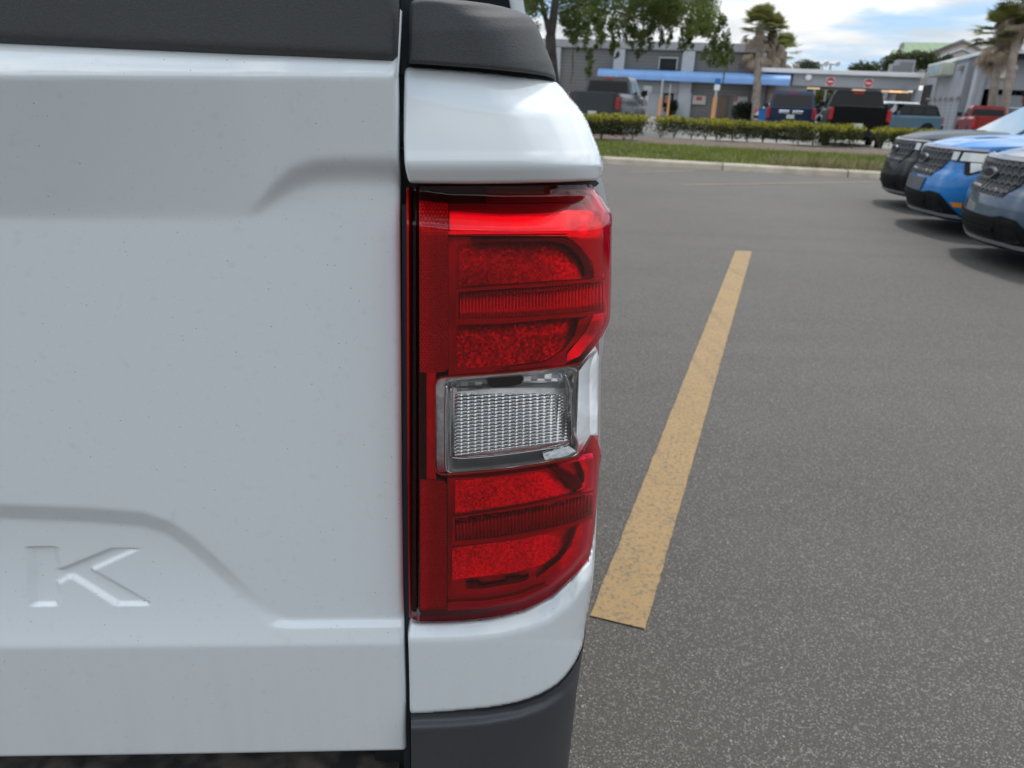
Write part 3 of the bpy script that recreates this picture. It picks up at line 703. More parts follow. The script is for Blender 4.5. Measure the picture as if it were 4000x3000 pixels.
lk(pixel_sheet('pocket_frame', [(2262, 1250), (2300, 1238), (2310, 1240), (2275, 1310), (2200, 1385), (2150, 1425), (2060, 1440), (1990, 1446), (1990, 1434), (2130, 1414), (2205, 1365), (2245, 1312)], base_d(.011), M_REDPL, step=8, rim=.006, auto=60))
lk(pixel_sheet('side_reflector', [(2318, 1235), (2362, 1228), (2360, 1262), (2330, 1310), (2262, 1392), (2212, 1412), (2218, 1380), (2285, 1300)], base_d(.010), M_BRIGHT, step=8, rim=.006, auto=60))
def ribbed(name, top, bot, n, off, mat, amp=.0016):
    """fluted bar that follows two curves"""
    T = np.array(top, float); Bm = np.array(bot, float)
    ts = np.linspace(0, 1, n*8+1)
    def al(A, t):
        s_ = np.r_[0, np.cumsum(np.linalg.norm(np.diff(A, axis=0), axis=1))]; s_ /= s_[-1]
        return np.stack([np.interp(t, s_, A[:, 0]), np.interp(t, s_, A[:, 1])], 1)
    ta, ba = al(T, ts), al(Bm, ts); rows = 9; V = []; D = []
    for j in range(rows):
        k = j/(rows-1); uv = ta*(1-k)+ba*k; V.append(uv)
        e = .0025*(abs(2*k-1)**6)
        D.append(base_d(off)(uv)+(1-k)*.005+amp*np.abs(np.sin(np.pi*n*ts))*-1+e)
    V = np.concatenate(V); D = np.concatenate(D); P = at_y_np(V, D); m_ = len(ts)
    Fc = [(j*m_+i, (j+1)*m_+i, (j+1)*m_+i+1, j*m_+i+1) for j in range(rows-1) for i in range(m_-1)]
    return lk(mesh_obj(name, P, Fc, mat, None, True, 60))
M_RIB = prismatic('ribbed_reflector', (.98, .95, .95), .22, .75, .12, 20, .002)
M_RIBD = prismatic('ribbed_reflector_dark', (.60, .5, .5), .22, .7, .12, 20, .002)
ribbed('ribbed_bar', [(1793, 1140), (1900, 1133), (2100, 1122), (2230, 1110), (2366, 1096)], [(1793, 1246), (2000, 1241), (2130, 1232), (2260, 1222), (2366, 1205)], 44, .006, M_RIB)
lk(pixel_sheet('bar_edge', [(1782, 1130), (1900, 1122), (2100, 1110), (2366, 1086), (2366, 1095), (2230, 1110), (2100, 1121), (1900, 1132), (1790, 1141), (1790, 1246), (2000, 1243), (2130, 1234), (2260, 1225), (2366, 1208), (2362, 1222), (2262, 1238), (2130, 1248), (2000, 1262), (1782, 1268)], base_d(.005), M_REDPL, step=10, rim=.004, auto=60))
# clear section: chrome bezel, inner bowl, pillow optics
lk(pixel_sheet('clear_backing', [(1703, 1480), (2262, 1428), (2325, 1352), (2340, 1390), (2336, 1700), (2305, 1700), (2258, 1780), (1900, 1838), (1706, 1845)], base_d(.030), M_SATIN, step=14, auto=60))
def ring_depth(o, i, d0, d1):
    def f(V):
        a = dist_to_poly(V, o); b_2 = dist_to_poly(V, i); t = a/(a+b_2+1e-6); return base_d(0)(V)+d0+(d1-d0)*sstep(t, .0, 1.0)
    return f
BZO = round_corners([(1740, 1476), (2040, 1453), (2210, 1432), (2256, 1440), (2250, 1500), (2244, 1700), (2262, 1742), (2255, 1782), (2140, 1806), (1900, 1838), (1760, 1848), (1742, 1830)], {0: 14, 3: 12, 11: 16})
BZI = round_corners([(1768, 1500), (2040, 1478), (2196, 1460), (2212, 1470), (2214, 1520), (2226, 1700), (2216, 1728), (2100, 1755), (1900, 1778), (1790, 1784), (1772, 1770)], {0: 14, 3: 10, 9: 14, 10: 14})
ring = BZO+[BZO[0]]+[BZI[0]]+BZI[::-1]
lk(pixel_sheet('chrome_bezel', ring, ring_depth(BZO, BZI, .006, .022), M_CHROME, step=7, auto=80))
def pillow(name, TL, TR, BR, BL, nx, nz, off, mat, amp=.0007):
    s_ = 6; us = np.linspace(0, 1, nx*s_+1); vs = np.linspace(0, 1, nz*s_+1); A, Bv = np.meshgrid(us, vs)
    TL, TR, BR, BL = (np.array(t, float) for t in (TL, TR, BR, BL))
    sag = np.sin(np.pi*A)*0
    uv = (TL*(1-A)[..., None]+TR*A[..., None])*(1-Bv)[..., None]+(BL*(1-A)[..., None]+BR*A[..., None])*Bv[..., None]
    uv = uv.reshape(-1, 2); D = base_d(off)(uv)+np.clip(1780-uv[:, 1], 0, 400)*.0002*.42-amp*(np.abs(np.sin(np.pi*nx*A))*np.abs(np.sin(np.pi*nz*Bv))).ravel()**.9
    P = at_y_np(uv, D); m_ = len(us)
    Fc = [(j*m_+i, (j+1)*m_+i, (j+1)*m_+i+1, j*m_+i+1) for j in range(len(vs)-1) for i in range(m_-1)]
    return lk(mesh_obj(name, P, Fc, mat, None, True, 50))
pillow('pillow_optics', (1776, 1535), (2236, 1494), (2232, 1722), (1776, 1782), 17, 18, .010, M_PRISM)
lk(pixel_sheet('upper_optics', [(1782, 1482), (2040, 1462), (2190, 1446), (2205, 1490), (2040, 1510), (1785, 1530)], base_d(.020), cellmat('faceted_chrome', 'mosaic', (.30, .30, .31), (1.0, 1.0, 1.0), .15, .6, 190, 330), step=10, auto=60))
lk(pixel_sheet('bulb_socket', [(1900, 1476), (1950, 1466), (2030, 1460), (2045, 1478), (2035, 1500), (1990, 1510), (1925, 1514), (1905, 1500)], base_d(.016), M_HOUSING, step=8, rim=.004))
lk(pixel_sheet('side_bezel', [(2262, 1450), (2300, 1400), (2336, 1372), (2338, 1500), (2334, 1690), (2312, 1694), (2262, 1740), (2252, 1700), (2258, 1560)], base_d(.008), M_SATIN, step=10, rim=.006, auto=60))
def rimline(pts, w, off, mat, nm): return strip(nm, pts, w, ld(off), mat, 6)
lk(pixel_sheet('inner_shell', [(1663, 1452), (1704, 1450), (1700, 1490), (1700, 1840), (1704, 1876), (1664, 1874)], ld(.006), M_SEATR, step=16, rim=.003))
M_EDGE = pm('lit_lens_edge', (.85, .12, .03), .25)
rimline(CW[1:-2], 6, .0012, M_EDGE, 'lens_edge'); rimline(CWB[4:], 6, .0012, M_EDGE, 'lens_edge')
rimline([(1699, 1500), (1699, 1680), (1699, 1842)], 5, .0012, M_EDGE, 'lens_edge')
M_LIP = pm('polished_lip', (.98, .98, .98), .10, .85)
lk(MB().tube([at_y(u, v, float(base_d(.004)(np.array([[u, v]]))[0])) for u, v in spline([(1744, 1500), (1741, 1600), (1741, 1720), (1742, 1822), (1752, 1841), (1780, 1847), (1900, 1836), (2020, 1822), (2140, 1803), (2225, 1787), (2256, 1770)], 5)], .0011, 8).build('polished_lip', M_LIP, None, True))
lk(MB().tube([at_y(u, v, float(base_d(.012)(np.array([[u, v]]))[0])) for u, v in spline([(1762, 1510), (1760, 1620), (1760, 1760), (1775, 1788), (1900, 1784), (2100, 1758), (2222, 1730), (2234, 1640), (2228, 1520), (2206, 1462)], 5)], .0007, 8).build('inner_lip', M_LIP, None, True))
lk(pixel_sheet('highlight_patch', [(2120, 1772), (2222, 1742), (2256, 1766), (2236, 1782), (2130, 1800)], base_d(.007), M_BRIGHT, step=8, rim=.003))  # bright patch added in place of a highlight in the clear lamp
# lower chamber
lk(pixel_sheet('inner_shell', [(1748, 1868), (1900, 1862), (2110, 1836), (2262, 1800), (2320, 1790), (2318, 2000), (2296, 2150), (2232, 2232), (2150, 2296), (2040, 2350), (1900, 2376), (1748, 2386)], base_d(.022), M_SEATR, step=14, rim=.01, auto=60))
pk3 = [(1778, 1876), (2000, 1858), (2120, 1842), (2180, 1862), (2226, 1905), (2238, 1938), (2100, 1972), (1950, 2000), (1778, 2020)]
lk(pixel_sheet('mosaic_reflector', pk3, tilt(.010, 2020), M_MOSAIC, step=10, auto=60))
pk4 = [(1765, 2140), (2010, 2110), (2215, 2066), (2206, 2120), (2175, 2165), (2120, 2205), (2000, 2238), (1768, 2264)]
lk(pixel_sheet('mosaic_reflector', pk4, tilt(.010, 2264), M_MOSAIC, step=10, auto=60))
ribbed('ribbed_bar', [(1778, 2030), (1900, 2012), (2060, 1985), (2200, 1955), (2320, 1925)], [(1780, 2115), (1950, 2098), (2120, 2070), (2235, 2040), (2318, 2008)], 40, .006, M_RIBD)
lk(pixel_sheet('bar_edge', [(1768, 2020), (1900, 2001), (2060, 1975), (2200, 1945), (2320, 1913), (2320, 1924), (2200, 1954), (2060, 1984), (1900, 2011), (1776, 2030), (1778, 2116), (1950, 2100), (2120, 2072), (2235, 2042), (2318, 2010), (2316, 2026), (2235, 2058), (2120, 2088), (1950, 2114), (1770, 2132)], base_d(.005), M_REDPL, step=10, rim=.004, auto=60))
lk(pixel_sheet('side_reflector', [(2258, 2056), (2272, 2040), (2276, 2090), (2256, 2160), (2205, 2222), (2150, 2250), (2095, 2258), (2130, 2232), (2188, 2186), (2232, 2130)], base_d(.010), M_BRIGHT, step=8, rim=.006, auto=60))
lk(pixel_sheet('side_reflector', [(2262, 1800), (2288, 1792), (2300, 1830), (2290, 1900), (2262, 1930), (2240, 1932), (2282, 1880), (2284, 1850)], base_d(.012), M_BRIGHT, step=8, rim=.006, auto=60))
lk(pixel_sheet('pocket_frame', [(2140, 1828), (2180, 1822), (2262, 1878), (2276, 1900), (2262, 1912), (2235, 1912), (2226, 1895), (2180, 1855)], base_d(.011), M_FRAME, step=8, rim=.006, auto=60))
lk(pixel_sheet('lower_rail', [(1748, 2352), (1900, 2346), (2030, 2322), (2130, 2280), (2140, 2288), (2036, 2334), (1900, 2358), (1748, 2364)], base_d(.006), M_REDPL, step=10, rim=.004, auto=60))
lk(pixel_sheet('clip_row', [(1820, 2278), (1870, 2276), (1872, 2290), (1980, 2272), (1976, 2262), (2030, 2254), (2030, 2262), (2066, 2250), (2068, 2260), (2030, 2276), (1975, 2284), (1880, 2300), (1822, 2300)], base_d(.012), M_FRAME, step=10, rim=.004, auto=60))
for ch in list(lamp.children): pass
# the twin lamp on the other corner
lm = lamp.copy(); COL.objects.link(lm); lm.parent = truck; lm.matrix_parent_inverse = Matrix.Translation(-Vector(truck.location)); lm.location = (2*XC, 0, 0); lm.scale = (-1, 1, 1)
for ch in list(lamp.children):
    c = ch.copy(); COL.objects.link(c); c.parent = lm
# ================================================================== GROUND
def asphalt(name, c0, c1, stones=True):
    m, t, b = new_mat(name); N = NT(t); tcn = N.n('ShaderNodeTexCoord'); O = tcn.outputs['Object']
    big = N.noise(O, .35, 5); mid = N.noise(O, 2.5, 6, .6)
    fine = N.noise(O, 260, 3, .7)
    base = N.mix(N.ramp(big.outputs['Fac'], [(.35, 0.), (.65, 1.)]), c0, c1)
    base = N.mix(N.m('MULTIPLY', N.ramp(mid.outputs['Fac'], [(.4, 0.), (.7, 1.)]), .3), base, tuple(k*.75 for k in c0))
    st = N.noise(O, .9, 3); stn = N.m('MULTIPLY', N.ramp(st.outputs['Fac'], [(.60, 0.), (.74, 1.)]), .28)
    base = N.mix(stn, base, tuple(k*.6 for k in c0))
    vo = N.n('ShaderNodeTexVoronoi'); vo.inputs['Scale'].default_value = .45; wz = N.noise(O, 3.0, 4)
    dv = N.n('ShaderNodeVectorMath', operation='SCALE'); N.l(wz.outputs['Color'], dv.inputs[0]); dv.inputs['Scale'].default_value = .25
    av = N.n('ShaderNodeVectorMath', operation='ADD'); N.l(O, av.inputs[0]); N.l(dv.outputs[0], av.inputs[1]); N.l(av.outputs[0], vo.inputs['Vector'])
    base = N.mix(N.m('MULTIPLY', N.ramp(vo.outputs['Distance'], [(.03, 1.), (.13, 0.)]), .45), base, (.025, .023, .021))
    mt = N.n('ShaderNodeMapping'); mt.inputs['Rotation'].default_value = (0, 0, R(-20)); mt.inputs['Scale'].default_value = (.10, 2.2, 1); N.l(O, mt.inputs[0])
    tm = N.noise(mt.outputs[0], 1.0, 3); base = N.mix(N.m('MULTIPLY', N.ramp(tm.outputs['Fac'], [(.52, 0.), (.66, 1.)]), .22), base, tuple(k*.5 for k in c0))
    if stones:
        v1 = N.n('ShaderNodeTexVoronoi'); v1.inputs['Scale'].default_value = 215; N.l(O, v1.inputs['Vector'])
        v2 = N.n('ShaderNodeTexVoronoi'); v2.inputs['Scale'].default_value = 95; N.l(O, v2.inputs['Vector'])
        base = N.mix(N.ramp(fine.outputs['Fac'], [(.40, .72), (.56, 0.)]), base, (.022, .020, .019))
        s1 = N.n('ShaderNodeSeparateColor'); N.l(v1.outputs['Color'], s1.inputs[0]); s2 = N.n('ShaderNodeSeparateColor'); N.l(v2.outputs['Color'], s2.inputs[0])
        k1 = N.m('MULTIPLY', N.m('LESS_THAN', v1.outputs['Distance'], .48), N.m('GREATER_THAN', s1.outputs[0], .50))
        base = N.mix(N.m('MULTIPLY', k1, .75), base, N.mix(s1.outputs[1], (.085, .080, .074), (.25, .238, .22)))
        k2 = N.m('MULTIPLY', N.m('LESS_THAN', v2.outputs['Distance'], .26), N.m('GREATER_THAN', s2.outputs[0], .94))
        base = N.mix(k2, base, N.mix(s2.outputs[1], (.14, .13, .12), (.28, .265, .25)))
        bp = N.n('ShaderNodeBump'); bp.inputs['Distance'].default_value = .003; bp.inputs['Strength'].default_value = .7
        N.l(N.m('ADD', N.m('MULTIPLY', v1.outputs['Distance'], -1.0), fine.outputs['Fac']), bp.inputs['Height']); N.l(bp.outputs[0], b.inputs['Normal'])
    N.l(base, b.inputs['Base Color']); b.inputs['Roughness'].default_value = .75
    return m
M_ASPH = asphalt('asphalt', (.078, .069, .060), (.104, .092, .080))
S = 700
mesh_obj('asphalt_ground', [(-S, -S, 0), (S, -S, 0), (S, S, 0), (-S, S, 0)], [(0, 1, 2, 3)], M_ASPH)['kind'] = 'structure'
def flat(name, pts, z, mat, kind='structure'):
    o = mesh_obj(name, [(p[0], p[1], z) for p in pts], [tuple(range(len(pts)))], mat); o['kind'] = kind; return o
def stripe_mat(name, col, wear):
    m, t, b = new_mat(name); N = NT(t); O = N.n('ShaderNodeTexCoord').outputs['Object']
    f = N.noise(O, 95, 5, .75); l_ = N.noise(O, 6, 4)
    mp = N.n('ShaderNodeMapping'); mp.inputs['Rotation'].default_value = (0, 0, R(22)); mp.inputs['Scale'].default_value = (16, 1.4, 1); N.l(O, mp.inputs[0])
    tr = N.noise(mp.outputs[0], 1.0, 5, .6)
    c = N.mix(N.m('MULTIPLY', N.ramp(l_.outputs['Fac'], [(.35, 0.), (.65, 1.)]), .35), col, tuple(k*.78 for k in col))
    v = N.n('ShaderNodeTexVoronoi'); v.inputs['Scale'].default_value = 42; N.l(O, v.inputs['Vector']); sp = N.n('ShaderNodeSeparateColor'); N.l(v.outputs['Color'], sp.inputs[0])
    pit = N.m('MULTIPLY', N.m('LESS_THAN', v.outputs['Distance'], .20), N.m('GREATER_THAN', sp.outputs[0], .55))
    k = N.m('ADD', N.m('MULTIPLY', N.ramp(f.outputs['Fac'], [(.50, 0.), (.66, 1.)]), wear), N.m('MULTIPLY', pit, .30), clamp=True)
    k = N.m('ADD', k, N.m('MULTIPLY', N.ramp(tr.outputs['Fac'], [(.5, 0.), (.72, 1.)]), .38), clamp=True)
    N.l(N.mix(k, c, (.12, .10, .07)), b.inputs['Base Color']); b.inputs['Roughness'].default_value = .75
    bp = N.n('ShaderNodeBump'); bp.inputs['Distance'].default_value = .002; bp.inputs['Strength'].default_value = .6; N.l(f.outputs['Fac'], bp.inputs['Height']); N.l(bp.outputs[0], b.inputs['Normal'])
    return m
M_STR = stripe_mat('worn_yellow_paint', (.31, .200, .088), .8)
M_STR2 = stripe_mat('faded_yellow_paint', (.20, .15, .09), .8)
def rag_stripe(name, a, b, c, d, mat, z=.004, n=160, amp=.0017):
    """stripe with slightly uneven painted edges; a,b left edge near/far; d,c right edge near/far"""
    a, b, c, d = (Vector(p) for p in (a, b, c, d)); L = []; Rr = []
    for i in range(n+1):
        t = i/n; L.append(a.lerp(b, t)+(d-a).normalized()*random.uniform(-amp, amp)); Rr.append(d.lerp(c, t)+(d-a).normalized()*random.uniform(-amp, amp))
    vs = [(p.x, p.y, z) for p in L]+[(p.x, p.y, z) for p in Rr]; m_ = n+1
    o = mesh_obj(name, vs, [(i, i+m_, i+1+m_, i+1) for i in range(n)], mat); o['kind'] = 'structure'; return o
rag_stripe('parking_stripe', at_z(2305, 2409), at_z(2873, 980), at_z(2937, 983), at_z(2521, 2461), M_STR)
st0 = at_z(2410, 2435); st1 = at_z(2905, 981); sdir = (st1-st0).normalized(); snrm = Vector((sdir.y, -sdir.x, 0))
for k in (-1, 1, 2):
    if k < 0: continue
for (u0, v0, u1, v1) in ((2458, 673, 2716, 667), (2660, 723, 3450, 711)):
    a = at_z(u0, v0); b = at_z(u1, v1); dn = (b-a).normalized(); nn = Vector((-dn.y, dn.x, 0))*.06
    rag_stripe('parking_stripe', a-nn, b-nn, b+nn, a+nn, M_STR2, amp=.012, n=30)
# kerb and verge
K0 = Vector((2.66, 15.49, 0)); KD = (Vector((8.09, 14.44, 0))-K0).normalized(); KN = Vector((-KD.y, KD.x, 0))
def kp(s, t, z=0): q = K0+KD*s+KN*t; return (q.x, q.y, z)
M_KERB = pm('worn_concrete', (.46, .40, .32), .85, var=(3.0, .22), bump=(40, .5, .01))
kb = MB()
prof = [(0, 0), (.03, .10), (.06, .135), (.16, .14), (.17, 0)]
SG = 2.45
kerb = empty('concrete_kerb'); kerb['kind'] = 'structure'
for i in range(-14, 14):
    s0, s1 = i*SG+.012, (i+1)*SG-.012
    MB().loft([[kp(s0, t, z) for t, z in prof], [kp(s1, t, z) for t, z in prof]]).build('kerb_stone', M_KERB, kerb)
MB().loft([[kp(-34, t+.004, z-.012 if z else 0) for t, z in prof], [kp(34, t+.004, z-.012 if z else 0) for t, z in prof]]).build('kerb_joint', pm('kerb_joint_dirt', (.10, .085, .07), .9), kerb)
def verge_mat():
    m, t, b = new_mat('rough_grass'); N = NT(t); O = N.n('ShaderNodeTexCoord').outputs['Object']
    a = N.noise(O, 1.1, 6, .6); f = N.noise(O, 45, 4, .7)
    c = N.ramp(a.outputs['Fac'], [(.30, (.085, .115, .020)), (.52, (.13, .155, .028)), (.72, (.20, .19, .06))])
    N.l(N.mix(N.ramp(f.outputs['Fac'], [(.4, .7), (.65, 0.)]), c, (.030, .036, .010)), b.inputs['Base Color']); b.inputs['Roughness'].default_value = .9
    bp = N.n('ShaderNodeBump'); bp.inputs['Distance'].default_value = .05; N.l(f.outputs['Fac'], bp.inputs['Height']); N.l(bp.outputs[0], b.inputs['Normal']); return m
VZ = [(.165, .12), (.6, .145), (2.5, .17), (5.2, .18)]
gv_ = []; cols = [-34+i*1.0 for i in range(69)]
for t, z in VZ: gv_.append([kp(s, t, z+random.uniform(-.012, .012)*(t > .2)) for s in cols])
vs = [p for r in gv_ for p in r]; nC = len(cols)
mesh_obj('grass_verge', vs, [(j*nC+i, j*nC+i+1, (j+1)*nC+i+1, (j+1)*nC+i) for j in range(len(VZ)-1) for i in range(nC-1)], verge_mat(), smooth=True)['kind'] = 'structure'
M_MULCH = pm('mulch', (.11, .083, .062), .95, var=(7, .45), bump=(30, .8, .03))
MB().loft([[kp(s, 5.15, .17), kp(s, 5.4, .20), kp(s, 9.6, .20), kp(s, 9.9, .0), kp(s, 5.15, .0)] for s in (-34, 34)]).build('planting_bed', M_MULCH)['kind'] = 'structure'
M_LOT = asphalt('far_lot_asphalt', (.20, .195, .185), (.25, .24, .225), False)
flat('far_parking_lot', [kp(-60, 9.9), kp(90, 9.9), kp(140, 95), kp(-60, 95)], .006, M_LOT)
# grass blades (nobody could count them)
rg = np.random.default_rng(3)
def blades(name, n, srange, trange, h, mat, lean=.5, w=.012, bias=1.0):
    s = rg.uniform(*srange, n); t = trange[0]+(trange[1]-trange[0])*rg.uniform(0, 1, n)**bias
    z = np.interp(t, [a for a, _ in VZ], [b for _, b in VZ]); a = rg.uniform(0, 2*np.pi, n); H = rg.uniform(.5, 1.2, n)*h
    b0 = np.array([K0.x, K0.y, 0])+s[:, None]*np.array(KD)+t[:, None]*np.array(KN); b0[:, 2] = z-.01
    wd = np.stack([np.cos(a), np.sin(a), 0*a], 1)*w; ln = np.stack([rg.normal(0, 1, n), rg.normal(0, 1, n), 0*a], 1)*(lean*H)[:, None]*.5
    tp = b0+ln; tp[:, 2] = z+H; V = np.concatenate([b0-wd, b0+wd, tp]); 
    return mesh_obj(name, V, [(i, i+n, i+2*n) for i in range(n)], mat)
M_BL = pm('grass_blade', (.17, .20, .030), .7, var=(2.5, .45)); M_BL2 = pm('dry_grass_blade', (.24, .21, .10), .7, var=(3, .3))
tag(blades('grass', 30000, (-3, 13), (.17, 5.2), .085, M_BL, w=.010), kind='stuff')
tag(blades('dry_grass', 2600, (3.4, 9), (.17, 1.2), .22, M_BL2, .9, w=.008, bias=2.0), kind='stuff')
# ================================================================== FOLIAGE HELPERS
def leaf_cloud(centers, radii, n_each, size, squash=1.0, rs=None, shell=.5, droop=0.0):
    """small leaf-sized quads spread through a set of clumps"""
    rs = rs or np.random.default_rng(11); C = np.repeat(np.array(centers, float), n_each, axis=0); Rr = np.repeat(np.array(radii, float), n_each)
    n = len(C); d = rs.normal(size=(n, 3)); d /= np.linalg.norm(d, axis=1)[:, None]; r = rs.uniform(0, 1, n)**shell
    p = C+d*(r*Rr)[:, None]*np.array([1, 1, squash])
    a = rs.normal(size=(n, 3)); a[:, 2] -= droop; a /= np.linalg.norm(a, axis=1)[:, None]; b = np.cross(a, rs.normal(size=(n, 3))); b /= np.linalg.norm(b, axis=1)[:, None]
    s = size*rs.uniform(.6, 1.3, n)[:, None]
    V = np.concatenate([p-a*s, p+b*s*.45, p+a*s, p-b*s*.45]); F_ = [(i, i+n, i+2*n, i+3*n) for i in range(n)]
    return V, F_
def leafmat(name, col, k=.4, sc=1.2):
    m, t, b = new_mat(name); N = NT(t); O = N.n('ShaderNodeTexCoord').outputs['Object']
    a = N.noise(O, sc, 4); w = N.noise(O, 14, 2)
    c = N.mix(N.ramp(a.outputs['Fac'], [(.3, 0.), (.7, 1.)]), tuple(x*(1-k) for x in col), tuple(min(1, x*(1+k)) for x in col))
    c = N.mix(N.m('MULTIPLY', w.outputs['Fac'], .5), c, tuple(x*.55 for x in col)); N.l(c, b.inputs['Base Color']); b.inputs['Roughness'].default_value = .55
    b.inputs['Specular IOR Level'].default_value = .3
    tl = N.n('ShaderNodeBsdfTranslucent'); N.l(c, tl.inputs[0]); ms = N.n('ShaderNodeMixShader'); ms.inputs[0].default_value = .3
    o = t.nodes['Material Output']; N.l(b.outputs[0], ms.inputs[1]); N.l(tl.outputs[0], ms.inputs[2]); N.l(ms.outputs[0], o.inputs[0]); return m
M_OAK = leafmat('oak_leaves', (.115, .150, .030), .6, .35); M_HDG = leafmat('hedge_leaves', (.060, .070, .016), .4, 2.0); M_HDGN = leafmat('hedge_new_growth', (.36, .34, .025), .3, 2.0)
M_PALM = leafmat('palm_fronds', (.21, .225, .07), .4, .8); M_DEAD = leafmat('dead_palm_fronds', (.38, .30, .225), .35, .9); M_FAR = leafmat('distant_leaves', (.060, .075, .028), .4, .15)
M_BARK = pm('oak_bark', (.060, .050, .042), .9, var=(2, .3), bump=(14, .8, .03)); M_PBARK = pm('palm_bark', (.215, .175, .145), .9, var=(3, .3), bump=(9, .9, .04))
M_TWIG = pm('hedge_stems', (.11, .09, .07), .9)
# hedges: front line at measured places
def hedge(name, u0, vb0, u1, vb1, vt0, vt1, label, seed, deep=.95):
    rs = np.random.default_rng(seed); ZB = .20
    a = at_z(u0, vb0, ZB); b = at_z(u1, vb1, ZB)
    # slide both ends onto the planting bed
    e = empty(name, (a.x, a.y, ZB)); L = (b-a).length; dr = (b-a).normalized(); bk = Vector((-dr.y, dr.x, 0))
    def top(u, vt, base):
        d = ray(u, vt); t = (base.y-CAM.y)/d.y; return (CAM+d*t).z-ZB
    h0, h1 = top(u0, vt0, a), top(u1, vt1, b)
    n = int(L/.30)+1; cs = []; rr_ = []; ct = []; rt = []
    for i in range(n+1):
        t = i/n; h = h0*(1-t)+h1*t+rs.uniform(-.04, .04)
        for q in (0.15, .5, .85):
            p = dr*(L*t)+bk*(deep*q)
            for zz_ in (.50, .74):
                if zz_ < .6 and rs.uniform() < .22: continue
                cs.append((p.x+rs.uniform(-.08, .08), p.y+rs.uniform(-.08, .08), h*zz_)); rr_.append(rs.uniform(.20, .27))
            ct.append((p.x, p.y, h*.93+rs.uniform(-.03, .03))); rt.append(rs.uniform(.16, .24))
    V, F_ = leaf_cloud(cs, rr_, 120, .035, rs=rs); mesh_obj('foliage', V, F_, M_HDG, e)
    V, F_ = leaf_cloud(ct, rt, 90, .035, .55, rs=rs); mesh_obj('fresh_growth', V, F_, M_HDGN, e)
    for i in range(int(L/.5)+1):
        st = MB()
        p = dr*(L*i/max(1, int(L/.5)))+bk*(deep*rs.uniform(.3, .7))
        for k in range(3):
            q = p+Vector((rs.uniform(-.2, .2), rs.uniform(-.1, .1), 0)); st.tube([(p.x, p.y, -.02), (q.x, q.y, h0*.75)], [.016, .008], 5)
        st.build('stem', M_TWIG, e)
    tag(e, label, 'hedge', 'clipped hedges along the planting bed'); return e
hedge('clipped_hedge', 2215, 548, 2523, 552, 450, 458, 'yellow topped hedge section beside the white truck, in front of the grey pickup', 1)
hedge('clipped_hedge', 2591, 538, 2835, 548, 463, 473, 'narrow hedge section below the grey building, left of the blue sign pole', 2)
hedge('clipped_hedge', 2830, 553, 3140, 562, 474, 487, 'hedge section in front of the two palm trunks and the navy car', 3)
hedge('clipped_hedge', 3145, 572, 3352, 580, 488, 500, 'bushy hedge section ending in front of the black pickup', 4)
hedge('clipped_hedge', 3458, 580, 3640, 588, 508, 514, 'hedge end beside the teal car, behind the parked black car', 5)
